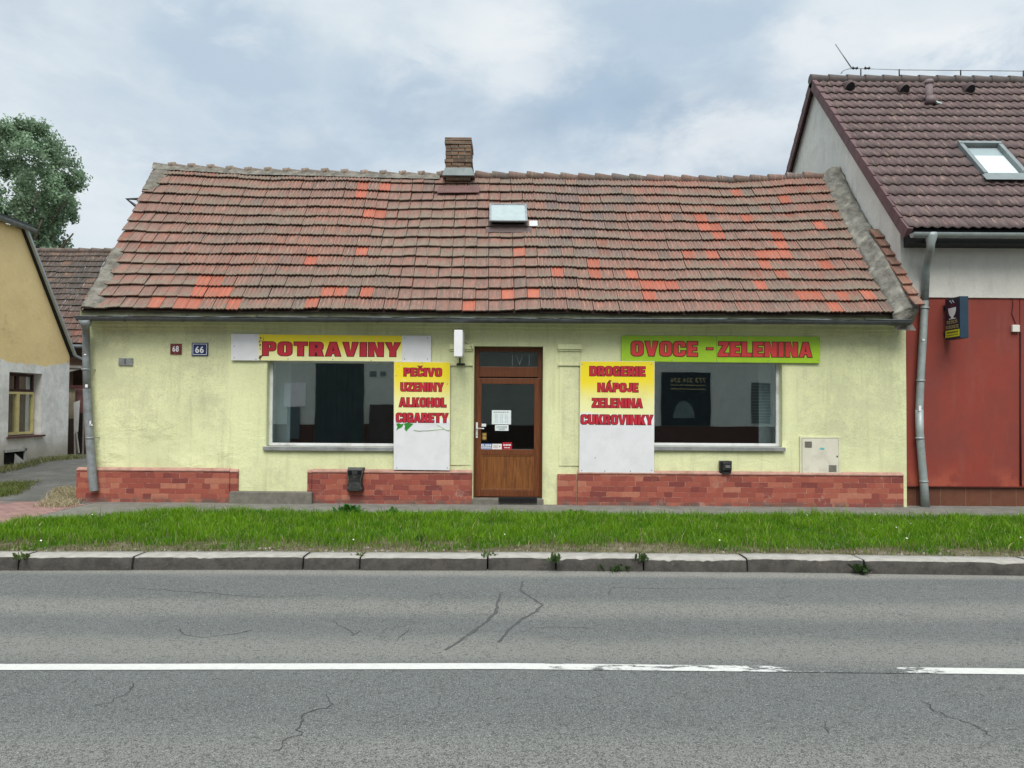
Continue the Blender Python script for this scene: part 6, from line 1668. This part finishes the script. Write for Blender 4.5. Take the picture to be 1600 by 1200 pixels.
# little white flowers and litter
mb = MB()
for i in range(13):
    px, py = R.uniform(0, 1600), R.uniform(806, 852); q = on_soil(px, py); s_ = R.uniform(.006, .012); zz = q[2] + R.uniform(.06, .10)
    mb.tube([(q[0], q[1], zz), (q[0] + .002, q[1] - .003, zz + .006)], s_, 7)
o = kind(mb.build('clover_flowers', plain('clover_white', (.70, .70, .64), .8, .15, 9)), 'stuff')
mb = MB()
for i in range(160):
    xx = R.uniform(-7, 8); yy = kf(xx) + KW + abs(R.gauss(.05, .16)); s_ = R.uniform(.006, .018); zz = soil_z(xx, yy)
    mb.hexa([(xx - s_, yy - s_, zz), (xx + s_, yy - s_ * .8, zz), (xx + s_ * .8, yy + s_, zz), (xx - s_, yy + s_, zz), (xx - s_ * .6, yy - s_ * .5, zz + s_), (xx + s_ * .5, yy - s_ * .6, zz + s_ * .8), (xx + s_ * .4, yy + s_ * .5, zz + s_), (xx - s_ * .5, yy + s_ * .5, zz + s_ * .9)])
kind(mb.build('verge_gravel', plain('verge_pebbles', (.36, .33, .28), .95, .4, 40)), 'stuff')
# dry grass at the house corner, grass in the drive and along the yellow wall
def patch(name, pts, n, hh, c1, c2, zf, label):
    P4 = [PZ(px, py, .2) for px, py in pts]
    u, v = rng.random(n), rng.random(n)
    X = (P4[0].x * (1 - u) + P4[1].x * u) * (1 - v) + (P4[3].x * (1 - u) + P4[2].x * u) * v; Y = (P4[0].y * (1 - u) + P4[1].y * u) * (1 - v) + (P4[3].y * (1 - u) + P4[2].y * u) * v
    X += rng.normal(0, .06, n); Y += rng.normal(0, .06, n)
    Z = np.array([zf(a, b) for a, b in zip(X, Y)]) - .004; t = rng.random(n)[:, None]
    o = blades_mesh(name, X, Y, Z, hh * rng.uniform(.4, 1.3, n), rng.uniform(.002, .006, n), (np.array(c1) * t + np.array(c2) * (1 - t)), rng.uniform(.5, 1.7, n), mat=M['grass']); o['kind'] = 'stuff'; o['label'] = label
gz = lambda a, b: drive_z(a, b) if b > 12.3 else SZ
patch('dry_grass', [(62, 784), (118, 784), (118, 764), (92, 764)], 2600, .10, (.52, .45, .30), (.36, .32, .19), gz, 'dry straw-coloured grass at the shop corner')
patch('drive_grass', [(-60, 772), (20, 770), (60, 756), (-60, 758)], 4200, .09, (.10, .17, .03), (.20, .20, .07), gz, 'thin grass growing down the middle of the drive')
PZ0 = PZ
def PZ(px, py, z): return Vector((px, py, z)) if z == .2 and py < 60 else PZ0(px, py, z)
patch('wall_grass', [(-10.56, 10), (-10.56, 18.5), (-10.15, 18.5), (-10.2, 10)], 5200, .13, (.11, .15, .045), (.30, .28, .14), gz, 'sparse grass along the foot of the yellow wall')
PZ = PZ0

# ================================================================== the tree behind the yellow house
TD = 31.0
tc = PY(22, 312, TD)
tr = root('deciduous_tree', (tc.x, TD, .3), 'large round leafy tree rising behind the yellow house', 'tree')
mb = MB()
mb.tube([(tc.x - .3, TD, .2), (tc.x - .2, TD, 3), (tc.x, TD, 6), (tc.x + .2, TD, 9.5)], [.42, .34, .25, .10], 10)
for i in range(14):
    a = R.uniform(0, 6.28); z0 = R.uniform(4.5, 8.5); L = R.uniform(1.6, 2.6)
    mb.tube([(tc.x - .05, TD, z0), (tc.x + math.cos(a) * L * .5, TD + math.sin(a) * L * .5, z0 + L * .45), (tc.x + math.cos(a) * L, TD + math.sin(a) * L, z0 + L * 1.1)], [.12, .08, .03], 7)
mb.build('trunk', plain('bark', (.11, .09, .07), .95, .4, 6, .1), tr)
nC = 430; cen = []
# crown outline by height, in photo pixels: right edge and the mirrored left
prof_ = [(192, 45), (215, 72), (240, 92), (262, 106), (290, 104), (318, 98), (345, 84), (375, 82), (400, 80)]
while len(cen) < nC:
    py = R.uniform(196, 440); q = PY(20, py, TD); hw = interp(prof_, py) / FPX * TD
    a = R.uniform(0, 6.28); r_ = hw * math.sqrt(R.uniform(.15, 1)) * .88
    cen.append((tc.x + math.cos(a) * r_, TD + math.sin(a) * r_, q.z))
cen = np.array(cen)
per = 150; n = nC * per
cc = np.repeat(cen, per, 0); rad_ = np.repeat(rng.uniform(.22, .52, nC), per)
d = rng.normal(0, 1, (n, 3)); d /= np.linalg.norm(d, axis=1)[:, None]
ctr = cc + d * (rad_ * rng.random(n) ** .6)[:, None]; ctr[:, 2] -= .15 * rng.random(n)
e1 = rng.normal(0, 1, (n, 3)); e1 /= np.linalg.norm(e1, axis=1)[:, None]; e2 = np.cross(e1, rng.normal(0, 1, (n, 3))); e2 /= np.linalg.norm(e2, axis=1)[:, None]
sz = rng.uniform(.045, .095, n)[:, None]
V = np.stack([ctr - e1 * sz, ctr + e2 * sz * .5, ctr + e1 * sz, ctr - e2 * sz * .5], 1).astype(np.float32) - np.array(tr.location, np.float32)
me = bpy.data.meshes.new('crown'); me.vertices.add(n * 4); me.vertices.foreach_set('co', V.ravel()); me.loops.add(n * 4); me.loops.foreach_set('vertex_index', np.arange(n * 4, dtype=np.int32))
me.polygons.add(n); me.polygons.foreach_set('loop_start', (np.arange(n) * 4).astype(np.int32)); me.update(calc_edges=True)
cl = np.repeat(rng.uniform(.65, 1.25, nC), per)[:, None] * (np.array([.26, .37, .23]) * rng.uniform(.75, 1.25, n)[:, None])
C = np.ones((n, 4, 4), np.float32); C[:, :, :3] = cl[:, None, :]
me.color_attributes.new('tint', 'FLOAT_COLOR', 'POINT').data.foreach_set('color', C.ravel()); me.materials.append(m_attr('tree_leaf', .5, .4, .4)); me.validate()
co = bpy.data.objects.new('crown', me); COL.objects.link(co); co.parent = tr

# ================================================================== sky and sun
SUN_EL, SUN_AZ = rad(52), rad(2)         # high behind the camera, through thin cloud
w = bpy.data.worlds.new('World'); scene.world = w; w.use_nodes = True
nt = w.node_tree; nt.nodes.clear()
N_ = nt.nodes.new; Lk = nt.links.new
out = N_('ShaderNodeOutputWorld')
sky = N_('ShaderNodeTexSky'); sky.sky_type = 'NISHITA'; sky.sun_disc = False
sky.sun_elevation = SUN_EL; sky.sun_rotation = math.pi - SUN_AZ; sky.dust_density = 3.0; sky.air_density = 1.2
bg = N_('ShaderNodeBackground'); bg.inputs[1].default_value = 0.09; Lk(sky.outputs[0], bg.inputs[0])
tcn = N_('ShaderNodeTexCoord'); sp = N_('ShaderNodeSeparateXYZ'); Lk(tcn.outputs['Generated'], sp.inputs[0])
def mth(op, a, b):
    nd = N_('ShaderNodeMath'); nd.operation = op
    for i, v in enumerate((a, b)):
        if isinstance(v, (int, float)): nd.inputs[i].default_value = v
        else: Lk(v, nd.inputs[i])
    return nd.outputs[0]
zz = mth('ADD', mth('MAXIMUM', sp.outputs[2], 0.0), 0.22)
cv = N_('ShaderNodeCombineXYZ'); Lk(mth('DIVIDE', sp.outputs[0], zz), cv.inputs[0]); Lk(mth('DIVIDE', sp.outputs[1], zz), cv.inputs[1])
def wnoise(scale, detail, rough, off, dist=0.0, st=(1, 1, 1)):
    mp = N_('ShaderNodeMapping'); mp.inputs['Location'].default_value = off; mp.inputs['Scale'].default_value = st; Lk(cv.outputs[0], mp.inputs[0])
    nd = N_('ShaderNodeTexNoise'); nd.inputs['Scale'].default_value = scale; nd.inputs['Detail'].default_value = detail; nd.inputs['Roughness'].default_value = rough; nd.inputs['Distortion'].default_value = dist
    Lk(mp.outputs[0], nd.inputs['Vector']); return nd.outputs['Fac']
def mr(v, lo, hi, a=0., b=1.):
    nd = N_('ShaderNodeMapRange'); nd.interpolation_type = 'SMOOTHSTEP'; Lk(v, nd.inputs[0])
    for i, q_ in enumerate((lo, hi, a, b)): nd.inputs[1 + i].default_value = q_
    return nd.outputs[0]
def wmix(f, a, b):
    nd = N_('ShaderNodeMix'); nd.data_type = 'RGBA'
    for s_, v in ((nd.inputs[0], f), (nd.inputs[6], a), (nd.inputs[7], b)):
        if isinstance(v, tuple): s_.default_value = (*v, 1)
        else: Lk(v, s_)
    return nd.outputs[2]
def dnoise(scale, detail, rough, off, st=(1, 1, 1.9)):
    mp = N_('ShaderNodeMapping'); mp.inputs['Location'].default_value = off; mp.inputs['Scale'].default_value = st; Lk(tcn.outputs['Generated'], mp.inputs[0])
    nd = N_('ShaderNodeTexNoise'); nd.inputs['Scale'].default_value = scale; nd.inputs['Detail'].default_value = detail; nd.inputs['Roughness'].default_value = rough; nd.inputs['Distortion'].default_value = 0.25
    Lk(mp.outputs[0], nd.inputs['Vector']); return nd.outputs
warp = N_('ShaderNodeVectorMath'); warp.operation = 'MULTIPLY_ADD'; Lk(dnoise(5.5, 6, .6, (2, 1, 4))['Color'], warp.inputs[0]); warp.inputs[1].default_value = (.22, .22, .16); Lk(tcn.outputs['Generated'], warp.inputs[2])
def bank(px, py, r, amt, sq=2.0):                       # one cloud bank, placed on the sky by its direction
    d = ray(px, py).normalized() + Vector((.11, .11, .08))
    sb = N_('ShaderNodeVectorMath'); sb.operation = 'SUBTRACT'; Lk(warp.outputs[0], sb.inputs[0]); sb.inputs[1].default_value = d
    sc_ = N_('ShaderNodeVectorMath'); sc_.operation = 'MULTIPLY'; Lk(sb.outputs[0], sc_.inputs[0]); sc_.inputs[1].default_value = (1, 1, sq)
    ln = N_('ShaderNodeVectorMath'); ln.operation = 'LENGTH'; Lk(sc_.outputs[0], ln.inputs[0])
    return mr(ln.outputs['Value'], r * .25, r, amt, 0)
def total(items):
    t = items[0]
    for q_ in items[1:]: t = mth('MAXIMUM', t, q_)
    return t
c1 = dnoise(3.2, 8, .58, (3.1, 1.7, 0))['Fac']; c2 = dnoise(7.0, 9, .62, (7.3, 2.2, 1))['Fac']
colr = wmix(mr(c1, .36, .62), lin(196, 211, 225), lin(222, 232, 238))
dark = total([bank(960, 165, .17, .95), bank(1060, 60, .16, .8), bank(380, 95, .20, .75), bank(600, 135, .16, .6), bank(655, 93, .06, .6, 4), bank(1570, 62, .09, .9), bank(1190, 75, .12, .6), bank(250, 215, .16, .4), bank(1750, 180, .3, .5)])
colr = wmix(dark, colr, lin(176, 197, 217))
lite = total([bank(1290, 70, .12, .8), bank(1480, 90, .12, .95), bank(800, 55, .15, .8), bank(1130, 215, .13, .75), bank(830, 110, .12, .6), bank(1000, 255, .12, .5), bank(160, 300, .2, .5)])
colr = wmix(mth('MULTIPLY', lite, mr(c2, .34, .58)), colr, lin(237, 242, 245))
colr = wmix(mr(c2, .54, .74, 0, .5), colr, lin(228, 236, 241))
colr = wmix(mr(sp.outputs[2], .0, .30, .40, .0), colr, lin(210, 224, 234))
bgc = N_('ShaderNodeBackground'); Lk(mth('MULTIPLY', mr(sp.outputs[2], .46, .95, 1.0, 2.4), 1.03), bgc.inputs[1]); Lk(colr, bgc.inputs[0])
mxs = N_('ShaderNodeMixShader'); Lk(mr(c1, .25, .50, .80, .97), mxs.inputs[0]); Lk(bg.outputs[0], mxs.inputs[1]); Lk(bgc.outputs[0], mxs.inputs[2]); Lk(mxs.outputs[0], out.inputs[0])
sd = bpy.data.lights.new('sun', 'SUN'); sd.energy = 3.15; sd.angle = rad(38); sd.color = (1.0, .955, .88)
so = bpy.data.objects.new('sun', sd); COL.objects.link(so)
dirv = Vector((math.sin(SUN_AZ) * math.cos(SUN_EL), -math.cos(SUN_AZ) * math.cos(SUN_EL), math.sin(SUN_EL)))
so.rotation_euler = dirv.to_track_quat('Z', 'Y').to_euler(); so.location = (0, 0, 30)

vs = scene.view_settings; vs.view_transform = 'Standard'; vs.look = 'None'; vs.exposure = 0.0; vs.gamma = 1.0; vs.use_curve_mapping = False
scene.render.engine = 'CYCLES'
scene.cycles.use_denoising = True
scene.cycles.max_bounces = 8
scene.cycles.transparent_max_bounces = 12
